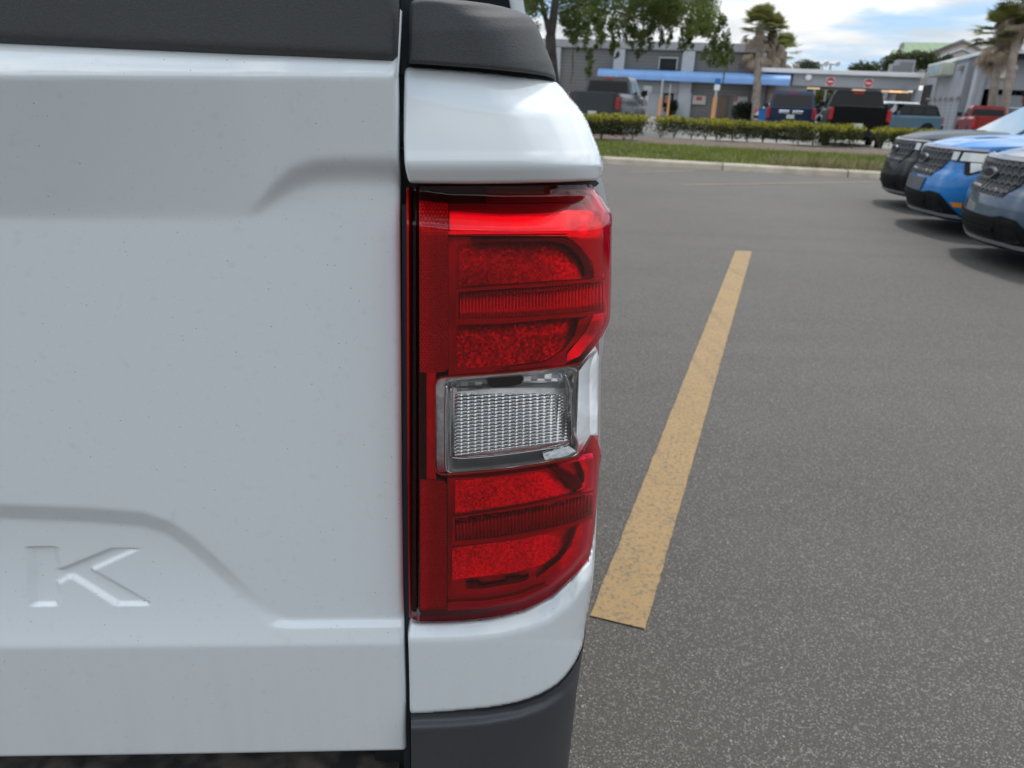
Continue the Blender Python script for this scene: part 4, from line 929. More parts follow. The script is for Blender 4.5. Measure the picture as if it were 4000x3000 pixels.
# ------------------------------------------------------------------ big oak with drooping foliage
def oak():
    rs = np.random.default_rng(5); D0 = 33.0
    base = CAM+ray(2168, 478)*D0; base.z = .0
    e = tag(empty('oak_tree', base), 'large dark oak tree with drooping branches left of the grey building', 'tree')
    def P(u, v, d=D0): q = CAM+ray(u, v)*d; return (q.x-base.x, q.y-base.y, q.z)
    t = MB()
    t.tube([(0, 0, 0), P(2162, 330), P(2152, 200), P(2150, 140)], [.34, .27, .24, .23], 12)
    t.tube([P(2150, 145), P(2135, 85), P(2118, 20), P(2105, -80)], [.15, .12, .10, .06], 10)
    t.tube([P(2150, 145), P(2160, 80), P(2170, 0), P(2190, -140), P(2230, -300)], [.21, .19, .17, .14, .08], 10)
    for (a, b, c, w) in (((2168, 10), (2280, -70), (2420, -60), .08), ((2170, -20), (2400, -160), (2620, -120), .09), ((2160, 60), (2250, 30), (2340, 40), .05), ((2115, 10), (2000, -60), (1880, -40), .07), ((2190, -140), (2450, -260), (2700, -180), .08)):
        t.tube([P(*a), P(*b), P(*c)], [w, w*.7, w*.25], 7)
    for (u0, v0, u1, v1) in ((2270, 60, 2236, 215), (2470, 120, 2470, 200), (2236, 215, 2228, 330)):
        t.tube([P(u0, v0), P((u0+u1)/2+6, (v0+v1)/2), P(u1, v1)], [.03, .022, .012], 5)
    t.build('trunk', M_BARK, e, True, 60)
    cs, rr_ = [], []
    def add(u0, u1, v0, v1, n, r0, r1, dz=4.0):
        for _ in range(n):
            u = rs.uniform(u0, u1); v = rs.uniform(v0, v1); cs.append(P(u, v, D0+rs.uniform(-dz, dz))); rr_.append(rs.uniform(r0, r1))
    add(1700, 2100, -500, 30, 90, .5, 1.0); add(2050, 2780, -600, -60, 230, .6, 1.1, 6)
    add(2170, 2480, -60, 80, 62, .3, .6); add(2200, 2560, 60, 150, 34, .18, .36); add(2560, 2790, -40, 95, 66, .3, .55)
    add(1960, 2110, -60, 60, 30, .3, .6); add(2620, 2775, 80, 130, 18, .2, .38); add(2780, 2830, 60, 125, 5, .14, .26, 1)
    add(2440, 2640, -40, 70, 40, .3, .55); add(2060, 2150, -40, 120, 9, .15, .3)
    V, F_ = leaf_cloud(cs, rr_, 180, .058, rs=rs, shell=.6)
    # hanging sprays
    hs, hr = [], []
    for (u, v0, v1, n) in ((2290, 120, 190, 7), (2340, 110, 180, 6), (2300, 200, 295, 9), (2390, 120, 200, 7), (2405, 120, 215, 6), (2500, 120, 215, 9), (2545, 90, 185, 8), (2480, 80, 185, 7), (2590, 90, 170, 8), (2670, 110, 195, 10), (2690, 120, 180, 8), (2450, 90, 160, 6), (2785, 120, 215, 12), (2800, 150, 245, 12), (2835, 130, 255, 15), (2815, 170, 250, 10), (2760, 200, 245, 5), (2850, 190, 235, 5), (2230, 80, 150, 6), (2250, 70, 190, 6), (2215, 60, 130, 6), (2620, 120, 170, 5)):
        for k in range(n):
            v = v0+(v1-v0)*k/(n-1); hs.append(P(u+rs.uniform(-13, 13), v, D0+rs.uniform(-1.2, 1.2))); hr.append(rs.uniform(.08, .20))
    V2, F2 = leaf_cloud(hs, hr, 34, .075, 1.5, rs=rs, droop=1.0)
    n0 = len(V); V = np.vstack([V, V2]); F_ = F_+[tuple(i+n0 for i in f) for f in F2]
    mesh_obj('crown', V, F_, M_OAK, e)
oak()
# ------------------------------------------------------------------ cabbage palms
def palm(u_b, v_b, u_t, v_t, D0, rad, label, seed, r_tr=.2, bend=0, n_g=34, n_d=36, up=0.2, sk=1.0, skl=.3, e0=-25):
    rs = np.random.default_rng(seed); base = CAM+ray(u_b, v_b)*D0; base.z = 0.0
    top = CAM+ray(u_t, v_t)*D0; T = Vector((top.x-base.x, top.y-base.y, top.z))
    e = tag(empty('cabbage_palm', base), label, 'palm tree', 'cabbage palms around the parking lot')
    t = MB(); pts = [(T.x*k+bend*math.sin(math.pi*k)*.5, T.y*k, T.z*k) for k in (0, .15, .3, .45, .6, .75, .9, 1)]
    t.tube(pts, [r_tr*1.25, r_tr, r_tr*.95, r_tr, r_tr*.9, r_tr*.95, r_tr*1.05, r_tr*1.1], 12); t.build('trunk', M_PBARK, e, True, 60)
    def fronds(n, el0, el1, mat, nm, rr, dead):
        V = []; F_ = []
        for i in range(n):
            az = rs.uniform(0, 2*math.pi); el = rs.uniform(el0, el1); d = Vector((math.cos(az)*math.cos(el), math.sin(az)*math.cos(el), math.sin(el)))
            pl = rr*rs.uniform(.40, .58); o = T+Vector((0, 0, -.25*dead-dead*rs.uniform(0, skl))); c = o+d*pl; side = d.cross(Vector((0, 0, 1))).normalized(); upv = side.cross(d).normalized()
            k = len(V); V += [tuple(o-side*.02), tuple(o+side*.02), tuple(c+side*.015), tuple(c-side*.015)]; F_.append((k, k+1, k+2, k+3))
            nb = 17 if not dead else 11
            for j in range(nb):
                ph = (j/(nb-1)-.5)*(2.6 if not dead else 1.5); l_ = rr*rs.uniform(.46, .60)*(1-.22*abs(ph)/1.3)
                w = .020*rr/1.6*(2.6 if dead else 1.8)
                q = (d*math.cos(ph)+side*math.sin(ph)).normalized(); mid = c+q*l_*.6+upv*.03; tip = c+q*l_+Vector((0, 0, -l_*(.12 if not dead else .55)))
                s_ = q.cross(upv).normalized()*w; k = len(V)
                V += [tuple(c-s_*.4), tuple(c+s_*.4), tuple(mid+s_), tuple(mid-s_), tuple(tip)]; F_ += [(k, k+1, k+2, k+3), (k+3, k+2, k+4)]
        mesh_obj(nm, V, F_, mat, e)
    fronds(n_g, R(e0), R(85), M_PALM, 'crown', rad, 0); fronds(n_d, R(-82), R(-15), M_DEAD, 'dead_fronds', rad*.95*sk, 1)
    return e
palm(2951, 474, 2968, 108, 68, 2.2, 'tall cabbage palm with brown skirt, left one of the pair behind the hedge', 21, .36, n_g=60, n_d=120, skl=2.4, e0=-8, sk=.9)
palm(3008, 470, 3018, 130, 69, 2.0, 'tall cabbage palm, right one of the pair, thick crown against the sky', 22, .42, n_g=56, n_d=120, skl=2.4, e0=-8, sk=.9)
palm(3045, 470, 3062, 205, 72, 2.0, 'short cabbage palm behind the tall pair, over the white roof', 23, .3, n_g=34, n_d=24)
palm(3868, 500, 3912, 135, 44, 2.0, 'cabbage palm in front of the open garage, its crown fully in view', 24, .24, n_g=52, n_d=44, sk=.7, skl=.7)
palm(3916, 500, 3990, 22, 43, 1.8, 'leaning cabbage palm at the right edge with its crown at the top', 25, .24, n_g=50, n_d=50, sk=.8, skl=.7)
def bushes(name, spots, n, size, mat, label, cat='trees', group=None, par=None, seed=9, sq=1.0):
    rs = np.random.default_rng(seed); base = Vector(spots[0][0]); e = empty(name, (base.x, base.y, 0))
    V, F_ = leaf_cloud([(p[0]-base.x, p[1]-base.y, p[2]) for p, r in spots], [r for p, r in spots], n, size, sq, rs=rs, shell=.45)
    mesh_obj('crown', V, F_, mat, e); t = MB(); cz = np.mean([p[2] for p, r in spots]); t.tube([(0, 0, 0), (0, 0, cz)], [.2, .1], 7); t.build('trunk', M_BARK, e)
    return tag(e, label, cat, group)
def pt(u, v, D): q = CAM+ray(u, v)*D; return (q.x, q.y, q.z)
G_F = 'trees beyond the buildings'
bushes('distant_tree', [(pt(3125+i*12, 268-6*math.sin(i), 95), 1.0) for i in range(6)], 300, .16, M_FAR, 'dark tree showing above the white roof right of the palms', 'tree', G_F, seed=1)
for i, (u, v, r, lb) in enumerate(((3335, 268, .75, 'small treetop above the canopy roof, leftmost of three left of the green roof'), (3368, 262, .9, 'small treetop above the canopy roof, middle of three left of the green roof'), (3405, 265, .95, 'small treetop above the canopy roof, nearest the green roof'))):
    bushes('distant_tree', [(pt(u, v, 95), r), (pt(u-8, v+14, 95), r), (pt(u+9, v+12, 95), r)], 260, .15, M_FAR, lb, 'tree', G_F, seed=20+i)
bushes('leafy_tree', [(pt(3455+i*17, 262-3.2*i if i < 8 else 236, 88), 1.1+.25*math.sin(i*2)) for i in range(12)]+[(pt(3480+i*16, 240-(10 if i in (2, 5) else 0), 88), .9) for i in range(10)], 330, .17, M_FAR, 'wide leafy tree in front of the green metal roof', 'tree', seed=5)
bushes('leafy_tree', [(pt(3705, 228, 80), .5), (pt(3690, 234, 80), .45)], 260, .12, M_FAR, 'small round treetop in front of the tan gable', 'tree', seed=6)
bushes('leafy_tree', [(pt(3110+i*24, 395+12*math.sin(i*1.7), 118), 2.6) for i in range(14)]+[(pt(3110+i*30, 360, 120), 2.4) for i in range(11)]+[(pt(3110+i*30, 430, 120), 2.4) for i in range(11)], 320, .30, leafmat('green_hedge_far', (.11, .13, .03), .5, .3), 'green trees seen through the drive-through opening', 'tree', seed=8)
# ================================================================== VEHICLES
def car_paint(name, col, metal=.0, ct=1.0):
    m, t, b = new_mat(name); b.inputs['Base Color'].default_value = (*col, 1); b.inputs['Roughness'].default_value = .35; b.inputs['Metallic'].default_value = metal; b.inputs['Specular IOR Level'].default_value = .2
    b.inputs['Coat Weight'].default_value = ct; b.inputs['Coat Roughness'].default_value = .03; return m
M_GL = pm('tinted_car_glass', (.016, .017, .019), .10, spec=.18); M_TL = pm('red_tail_lens', (.40, .012, .02), .3); M_BLK = pm('black_trim', (.009, .009, .010), .55, spec=.25)
M_PLATE = pm('licence_plate', (.55, .60, .55), .4); M_CHR = pm('bright_chrome', (.85, .86, .88), .12, 1.0); M_ORG = pm('amber_lens', (.85, .28, .01), .25, coat=.5); M_HLG = pm('headlamp_lens', (.55, .57, .56), .2, .2, coat=.5)
def ring(w, z0, z1, y, c=.12, k=1.0):
    w = w*k; return [(-w+c, y, z0), (-w, y, z0+c), (-w, y, z1-c*1.3), (-w+c*.8, y, z1), (w-c*.8, y, z1), (w, y, z1-c*1.3), (w, y, z0+c), (w-c, y, z0)]
def vehicle(kind, loc, heading, L, W, H, paint_m, label, cat, name, front_details=False, rear_lamps=True, group=None, lamp_h=(.75, 1.15), roofc=None):
    """rear at y=0, nose at y=L, z up from the ground"""
    e = tag(empty(name, loc, heading), label, cat, group); w = W/2; gc = .32; belt = H*.56
    b = MB(); hb = (belt if kind == 'sedan' else H*.655) if kind != 'pickup' else H*.70
    b.loft([ring(w, gc+.12, hb, .0, .08, .95), ring(w, gc, hb, .10, .08), ring(w, gc, hb, L*.42, .10), ring(w, gc, hb-.02, L*.68, .10), ring(w, gc, hb-.10, L*.93, .10, .98), ring(w, gc+.08, hb-.28, L, .10, .90)])
    b.build('body', paint_m, e)
    if kind == 'pickup':
        yc0, yc1 = L*.36, L*.72
    elif kind == 'suv': yc0, yc1 = .16, L*.70
    else: yc0, yc1 = L*.10, L*.74
    lean0, lean1 = (.12, .75) if kind == 'pickup' else ((.35, .75) if kind == 'suv' else (.7, .9))
    g1 = hb-.01
    def gr(y0, y1, z, wk): return [(-w*wk, y0, z), (w*wk, y0, z), (w*wk, y1, z), (-w*wk, y1, z)]
    cab = MB().loft([gr(yc0, yc1, g1, .93), gr(yc0+lean0*.75, yc1-lean1*.85, H-.10, .80), gr(yc0+lean0, yc1-lean1, H, .72)])
    cab.build('cabin', roofc or paint_m, e)
    # windows: rear, front and sides, each a slightly proud pane with real thickness
    def pane(nm, q, nrm, th=.015, mat=M_GL):
        n_ = Vector(nrm).normalized()*th; a = [Vector(p) for p in q]
        MB().loft([[tuple(p-n_*.3) for p in a], [tuple(p+n_) for p in a]]).build(nm, mat, e)
    def lerp2(z, wk0, wk1): t = (z-g1)/(H-.10-g1); return wk0+(wk1-wk0)*t, t
    zl, zh = g1+.07, H-.17
    wl, tl = lerp2(zl, .93, .80); wh, th_ = lerp2(zh, .93, .80)
    yl, yh = yc0+lean0*.75*tl, yc0+lean0*.75*th_
    pane('rear_window', [(-w*wl*.88, yl, zl), (w*wl*.88, yl, zl), (w*wh*.88, yh, zh), (-w*wh*.88, yh, zh)], (0, -1, .3))
    yl2, yh2 = yc1-lean1*.85*tl, yc1-lean1*.85*th_
    pane('windshield', [(-w*wl*.9, yl2, zl), (w*wl*.9, yl2, zl), (w*wh*.9, yh2, zh), (-w*wh*.9, yh2, zh)], (0, 1, .6))
    for s in (-1, 1):
        n_ = 3 if kind == 'suv' else 2; a0, a1 = yl+.18, yl2-.12; b0, b1 = yh+.12, yh2-.08
        for i in range(n_):
            t0, t1 = i/n_+.02, (i+1)/n_-.02
            pane('side_window', [(s*w*wl, a0+(a1-a0)*t0, zl), (s*w*wl, a0+(a1-a0)*t1, zl), (s*w*wh, b0+(b1-b0)*t1, zh), (s*w*wh, b0+(b1-b0)*t0, zh)], (s, 0, .25))
        MB().box((s*(w+.12), yc1-.35, hb+.10), (.22, .12, .20), bev=.03).build('side_mirror', M_BLK if kind == 'pickup' else paint_m, e)
        if rear_lamps:
            MB().box((s*(w-.10), .03, sum(lamp_h)/2), (.13, .16, lamp_h[1]-lamp_h[0]), bev=.03).build('tail_light', M_TL, e)
        for y in (L*.19, L*.81):
            r = .36 if kind != 'pickup' else .39
            add_wheel(e, (s*(w-.13), y, r), r, .24)
            arch = [(y+(r+.08)*math.cos(a), r+(r+.08)*math.sin(a)) for a in np.linspace(-.2, math.pi+.2, 16)]
            MB().prism([(p, q) for p, q in arch], 'x', s*(w-.02), s*(w+.008)).build('wheel_arch', M_BLK, e)
    MB().box((0, -.03, gc+.22), (W*.98, .16, .24), bev=.04).build('rear_bumper', M_CHR if front_details == 'chrome' else M_BLK, e)
    if kind == 'pickup':
        MB().box((0, .0, (hb+gc+.30)/2+.04), (W*.74, .06, hb-gc-.30), bev=.015).build('tailgate', paint_m, e)
        MB().box((0, L*.19, hb+.004), (W*.80, L*.32, .02)).build('bed_cover', M_BLK, e)
    else:
        MB().box((0, -.005, (hb+gc+.30)/2+.04), (W*.70, .05, hb-gc-.36), bev=.015).build('tailgate', paint_m, e)
    MB().box((0, -.06, .93 if kind != 'pickup' else .78), (.31, .05, .16), bev=.005).build('licence_plate', M_PLATE, e)
    MB().box((0, yc0+lean0*.8, H-.09), (.36, .06, .05), bev=.01).build('brake_light', M_TL, e)
    return e
HD = -R(22); M_CLADX = pm('dark_lift_steel', (.05, .06, .09), .4)
def gpt(u, D): q = CAM+ray(u, 430)*D; return (q.x, q.y, 0)
P_SIL = car_paint('dark_silver_car_paint', (.055, .058, .062), .3, .5); P_NAVY = car_paint('navy_car_paint', (.010, .024, .062), 0, .3); P_BLK = car_paint('black_car_paint', (.003, .003, .0035), 0, .28); P_TEAL = car_paint('teal_car_paint', (.085, .16, .21), .2)
P_WHT = car_paint('white_car_paint', (.72, .74, .76)); P_RED = car_paint('red_car_paint', (.24, .024, .020), 0, .35); P_GRY = car_paint('light_grey_car_paint', (.26, .28, .31), .4); P_BLUE = car_paint('bright_blue_car_paint', (.0005, .165, .48), .0); P_SLATE = car_paint('slate_blue_car_paint', (.060, .095, .145), .3)
sil = vehicle('pickup', gpt(2315, 27.5), HD, 6.2, 2.03, 2.12, P_SIL, 'dark grey pickup with roof marker lights behind the leftmost hedge', 'pickup truck', 'parked_pickup', lamp_h=(.95, 1.36))
for k in (-.5, -.25, 0, .25, .5): MB().box((k, 6.2*.36+.35, 2.13), (.10, .06, .04), bev=.01).build('marker_light', M_ORG if abs(k) > .3 else M_CHR, sil)
nav = vehicle('suv', gpt(3091, 31.5), HD, 5.3, 2.02, 1.95, P_NAVY, 'navy blue large family car seen from behind beside the palm trunks', 'car', 'parked_suv', lamp_h=(.84, 1.28))
for s in (-.42, .12): MB().box((s+.15, -.03, 1.12), (.44, .05, .13), bev=.03).build('chrome_handle_bar', M_CHR, nav)
blk = vehicle('pickup', gpt(3362, 25.6), HD, 5.9, 2.03, 1.96, P_BLK, 'black pickup seen from behind between the navy and teal cars', 'pickup truck', 'parked_pickup', lamp_h=(.95, 1.34))
teal = vehicle('suv', gpt(3672, 47), R(78), 4.4, 1.88, 1.82, P_TEAL, 'teal compact family car with black roof facing left by the side wall', 'car', 'parked_suv', roofc=M_BLK)
MB().box((0, 1.9, 1.835), (1.3, 2.3, .03), bev=.01).build('roof_rack', M_BLK, teal)
wh = vehicle('suv', gpt(3600, 52), R(78), 4.8, 1.9, 2.02, P_WHT, 'white family car partly hidden behind the teal car', 'car', 'parked_suv')
red_t = vehicle('pickup', gpt(3893, 36.0), HD-R(2), 5.2, 1.85, 1.80, P_RED, 'red pickup with three-pane back window in front of the open garage', 'pickup truck', 'parked_pickup')
gar = vehicle('pickup', gpt(3925, 50), HD, 5.9, 2.03, 1.95, P_GRY, 'light grey pickup standing inside the open garage', 'pickup truck', 'parked_pickup', 'chrome', lamp_h=(.95, 1.35))
gar.location.z = 1.30
q_ = Vector(gpt(3925, 50)); lf = tag(empty('vehicle_lift', q_, HD), 'steel lift holding up the light grey pickup inside the garage', 'vehicle lift')
for s in (-1, 1): MB().box((s*1.35, 2.6, 1.6), (.28, .35, 3.2), bev=.02).build('lift_post', M_CLADX, lf)
MB().box((0, 2.6, 1.42), (2.4, .18, .14), bev=.02).build('lift_arm', M_CLADX, lf)
w1 = vehicle('sedan', gpt(3222, 70), R(185), 4.6, 1.82, 1.45, P_WHT, 'small white car under the drive-through between navy and black vehicles', 'car', 'parked_car')
w2 = vehicle('sedan', gpt(3195, 78), R(185), 4.6, 1.82, 1.5, P_GRY, 'grey car furthest back under the drive-through', 'car', 'parked_car')
w3 = vehicle('sedan', gpt(2985, 60), R(-60), 4.6, 1.82, 1.6, P_WHT, 'white car mostly hidden behind the palm trunks', 'car', 'parked_car')
# ------------------------------------------------------------------ the three compact pickups facing left in the next row
def hexgrille():
    m, t, b = new_mat('hex_grille'); N = NT(t); O = N.n('ShaderNodeTexCoord').outputs['Object']; s = N.n('ShaderNodeSeparateXYZ'); N.l(O, s.inputs[0])
    X, Z = s.outputs[0], s.outputs[2]; fx, fz = 11.0, 13.0
    row = N.m('FLOOR', N.m('MULTIPLY', Z, fz)); off = N.m('MULTIPLY', N.m('MODULO', row, 2.0), .5)
    a = N.m('SUBTRACT', N.m('FRACT', N.m('ADD', N.m('MULTIPLY', X, fx), off)), .5); c = N.m('SUBTRACT', N.m('FRACT', N.m('MULTIPLY', Z, fz)), .5)
    d = N.m('MAXIMUM', N.m('ABSOLUTE', a), N.m('ADD', N.m('MULTIPLY', N.m('ABSOLUTE', a), .5), N.m('MULTIPLY', N.m('ABSOLUTE', c), .87)))
    N.l(N.ramp(d, [(.30, (.003, .003, .003)), (.37, (.035, .035, .038))]), b.inputs['Base Color']); b.inputs['Roughness'].default_value = .35
    bp = N.n('ShaderNodeBump'); bp.inputs['Distance'].default_value = .03; N.l(N.ramp(d, [(.25, 0.), (.45, 1.)]), bp.inputs['Height']); N.l(bp.outputs[0], b.inputs['Normal']); return m
M_HEX = hexgrille(); M_CLAD = pm('grey_black_cladding', (.012, .012, .013), .65, spec=.1); M_SKID = pm('silver_skid_bar', (.38, .39, .41), .35, .4); M_CBUMP = pm('grey_centre_bumper', (.07, .08, .10), .4); M_STRIP = pm('grey_grille_strip', (.22, .22, .24), .3, .5)
M_WS = pm('pale_windshield', (.30, .36, .36), .04, .6, coat=1.0)
# shell: plan outline at each height, then features as patches hugging it
ZK = [.18, .30, .42, .52, .60, .68, .74, .84, .95, 1.00]
FY = [-.12, -.03, .0, -.01, -.015, -.035, -.085, -.10, -.115, -.16]      # how far the nose stands forward at that height
def shell_np(S_, Z):
    """S_: signed arc coordinate from the nose centre (metres), Z height -> x,y"""
    f = np.interp(Z, ZK, FY); a = np.abs(S_); Wd = np.interp(Z, [.22, .5, .8, 1.0], [.84, .915, .92, .88]); r = .34
    flat_ = Wd-r; x = np.where(a <= flat_, a, 0.); y = np.where(a <= flat_, -.11*(a/flat_)**2, 0.)
    q = np.clip((a-flat_)/(r*1.57), 0, 1); th = q*np.pi/2
    cx_ = flat_+r*np.sin(th); cy_ = -.11-(r*1.15)*(1-np.cos(th))
    x = np.where(a > flat_, cx_, x); y = np.where(a > flat_, cy_, y); ext = np.clip(a-flat_-r*1.57, 0, 99); y = y-ext
    return np.sign(S_)*x, y+f*np.clip(1-ext*.6, 0, 1)
def shell_patch(name, poly, mat, par, off=.006, step=.05, th=.012, cup=0.0):
    V, Fc = grid_cells(poly, np.arange(min(p[0] for p in poly)-1e-4, max(p[0] for p in poly)+step, step), np.arange(min(p[1] for p in poly)-1e-4, max(p[1] for p in poly)+step, step))
    def pos(V, o):
        x, y = shell_np(V[:, 0], V[:, 1]); x2, y2 = shell_np(V[:, 0]+.01, V[:, 1]); tx, ty = x2-x, y2-y; l_ = np.hypot(tx, ty)+1e-9; nx, ny = ty/l_, -tx/l_
        sgn = np.where(nx*x+ny*(y+1.5) < 0, -1, 1); return np.stack([x+nx*sgn*o, y+ny*sgn*o, V[:, 1]], 1)
    oo = np.full(len(V), off)
    if cup: oo = off-cup*np.clip(dist_to_poly(V, poly)/.04, 0, 1)
    P = pos(V, oo); E = boundary_edges(Fc); n = len(P); mp_ = {}; ids = []
    for a, b in E:
        for q in (a, b):
            if q not in mp_: mp_[q] = n+len(ids); ids.append(q)
    P2 = pos(V[ids], off-th); P = np.vstack([P, P2]); Fc = list(Fc)+[(b, a, mp_[a], mp_[b]) for a, b in E]
    return mesh_obj(name, P, Fc, mat, par, True, 50)
def compact(loc, rz, paint_m, label, seed, black=False):
    e = empty('compact_pickup', loc, rz); e.scale = (.93, .93, .93); tag(e, label, 'pickup truck', 'small pickups parked facing the lane')
    ss = np.concatenate([np.linspace(-6.0, -1.3, 14), np.linspace(-1.25, 1.25, 61), np.linspace(1.3, 6.0, 14)]); zs = np.array([.18, .24, .30, .36, .42, .48, .54, .60, .64, .68, .71, .74, .79, .84, .90, .95, .98, 1.0])
    Sg, Zg = np.meshgrid(ss, zs); x, y = shell_np(Sg.ravel(), Zg.ravel()); zz_ = Zg.ravel().copy()
    back = np.clip((-y-.3)/1.2, 0, 1); zz_ = np.where(zz_ > .95, zz_+back*.10, zz_)
    P = np.stack([x, y, zz_], 1); m_ = len(ss)
    mesh_obj('body', P, [(j*m_+i, j*m_+i+1, (j+1)*m_+i+1, (j+1)*m_+i) for j in range(len(zs)-1) for i in range(m_-1)], paint_m, e, True, 40)
    # hood
    hy = np.linspace(0, 1.20, 13); hx = np.linspace(-1, 1, 21); P = []
    for t in hy:
        for k in hx:
            ak = abs(k); W_ = .86; yy = -.17-.10*ak**2-.16*ak**6-t
            z = .985+.115*(1-math.exp(-t*3.2))+.03*min(1, t)-.055*ak**3+.016*(1 if .35 < ak < .75 else 0)*min(1, t*3)
            P.append((k*W_, yy, z))
    P = np.array(P); mesh_obj('hood', P, [(j*21+i, j*21+i+1, (j+1)*21+i+1, (j+1)*21+i) for j in range(12) for i in range(20)], paint_m, e, True, 50)
    MB().box((0, -.9, .9), (1.6, 1.0, .1)).build('engine_cover', M_BLK, e)
    # cab
    w = .92
    def gr(y0, y1, z, wk): return [(-w*wk, y0, z), (w*wk, y0, z), (w*wk, y1, z), (-w*wk, y1, z)]
    MB().loft([gr(-3.45, -1.32, 1.08, .94), gr(-3.25, -2.18, 1.64, .76), gr(-3.1, -2.35, 1.70, .68)]).build('cabin', paint_m, e, False)
    def pane(nm, q, nrm, th=.012, mat=M_GL):
        n_ = Vector(nrm).normalized()*th; a = [Vector(p) for p in q]; MB().loft([[tuple(p-n_*.3) for p in a], [tuple(p+n_) for p in a]]).build(nm, mat, e)
    pane('windshield', [(-.80, -1.36, 1.10), (.80, -1.36, 1.10), (.66, -2.12, 1.61), (-.66, -2.12, 1.61)], (0, 1, .7), mat=M_WS)
    for s in (-1, 1):
        pane('side_window', [(s*.845, -1.75, 1.14), (s*.845, -2.45, 1.14), (s*.725, -2.45, 1.58), (s*.725, -2.15, 1.58)], (s, 0, .3)); pane('side_window', [(s*.845, -2.52, 1.14), (s*.845, -3.2, 1.14), (s*.725, -3.1, 1.58), (s*.725, -2.52, 1.58)], (s, 0, .3))
        MB().box((s*1.02, -1.75, 1.14), (.20, .10, .16), bev=.03).build('side_mirror', M_BLK, e)
        for y in (-.98, -4.05):
            add_wheel(e, (s*.80, y, .355), .355, .23)
            arch = [(y+.45*math.cos(a), .355+.45*math.sin(a)) for a in np.linspace(-.35, math.pi+.35, 20)]
            MB().prism(arch, 'x', s*.80, s*.932).build('wheel_arch', M_CLAD, e)
    MB().loft([[(-.86, -3.4, 1.06), (.86, -3.4, 1.06), (.86, -5.0, 1.08), (-.86, -5.0, 1.08)], [(-.86, -3.4, 1.10), (.86, -3.4, 1.10), (.86, -5.0, 1.12), (-.86, -5.0, 1.12)]]).build('bed_cover', M_BLK, e)
    # nose features
    clad = [(-.90, .19), (.90, .19), (.84, .30), (.76, .42), (.68, .475), (.48, .485), (.36, .46), (-.36, .46), (-.48, .485), (-.68, .475), (-.76, .42), (-.84, .30)]
    shell_patch('lower_cladding', clad, M_CLAD, e, .012)
    shell_patch('lower_intake', [(-.40, .265), (.40, .265), (.43, .425), (-.43, .425)], M_BLK, e, .017, cup=.05)
    for z in (.335,): shell_patch('intake_bar', [(-.40, z), (.40, z), (.41, z+.03), (-.41, z+.03)], M_CLAD, e, .026, th=.02)
    for s in (-1, 1):
        q = [(s*.50, .27), (s*.72, .28), (s*.70, .41), (s*.51, .42)]; q = q if s > 0 else q[::-1]
        shell_patch('side_intake', q, M_BLK, e, .018, cup=.04)
    shell_patch('skid_bar', [(-.86, .215), (.86, .215), (.84, .25), (-.84, .25)], M_SKID, e, .035, th=.05)
    if seed == 2: shell_patch('center_bumper', [(-.30, .47), (.30, .47), (.34, .62), (-.34, .62)], M_CBUMP if seed == 2 else (M_CLAD if black else paint_m), e, .016)
    gpoly = [(-.40, .645), (.40, .645), (.52, .80), (.56, .86), (.58, .955), (-.58, .955), (-.56, .86), (-.52, .80)]
    shell_patch('grille', gpoly, M_HEX, e, .012)
    shell_patch('grille_strip', [(-.95, .962), (.95, .962), (.93, .985), (-.93, .985)], M_STRIP, e, .022, th=.03)
    ov = [(.125*math.cos(a), .835+.052*math.sin(a)) for a in np.linspace(0, 2*math.pi, 26, endpoint=False)]; shell_patch('oval_badge', ov, M_STRIP, e, .040, .03, .04)
    ov2 = [(.105*math.cos(a), .835+.038*math.sin(a)) for a in np.linspace(0, 2*math.pi, 26, endpoint=False)]; shell_patch('badge_face', ov2, M_BLK, e, .045, .03, .02)
    for s in (-1, 1):
        def f(q): return [(s*a, b) for a, b in (q if s > 0 else q[::-1])]
        hb = shell_patch('headlight', f([(.57, .835), (.80, .835), (.845, .72), (.90, .70), (1.08, .80), (1.10, .90), (1.04, .955), (.57, .955)]), M_BLK, e, .010)
        def sub(nm, q, mat, off): o = shell_patch(nm, f(q), mat, hb, off, .04); return o
        sub('lamp_lens', [(.60, .85), (.70, .85), (.70, .942), (.60, .942)], M_HLG, .018)
        sub('lamp_lens', [(.74, .85), (.98, .85), (1.04, .87), (1.02, .942), (.74, .942)], M_HLG, .018)
        sub('lamp_lens', [(.90, .73), (1.04, .80), (1.04, .838), (.86, .838)], pm('turn_lamp_lens%d' % s, (.62, .66, .66), .2, .1, coat=1), .018)
        shell_patch('marker_light', f([(.84, .345), (.98, .345), (1.01, .375), (.99, .395), (.82, .395)]), M_ORG, e, .014)
    return e
# nose centres measured from the badge heights
def nose(u, v, z=.79): p = at_z(u, v, z); return (p.x-.08, p.y, 0)
compact(nose(3872, 665), R(75), P_SLATE, 'slate blue small pickup nearest the camera at the right edge', 1)
compact(nose(3612, 608), R(75), P_BLUE, 'bright blue small pickup between the slate and the black one', 2)
nb, ng = Vector(nose(3612, 608)), Vector(nose(3872, 665))
compact(tuple(nb+(nb-ng)*1.03+Vector((.20, 0, 0))), R(75), P_BLK, 'black small pickup farthest of the three facing left', 3, True)
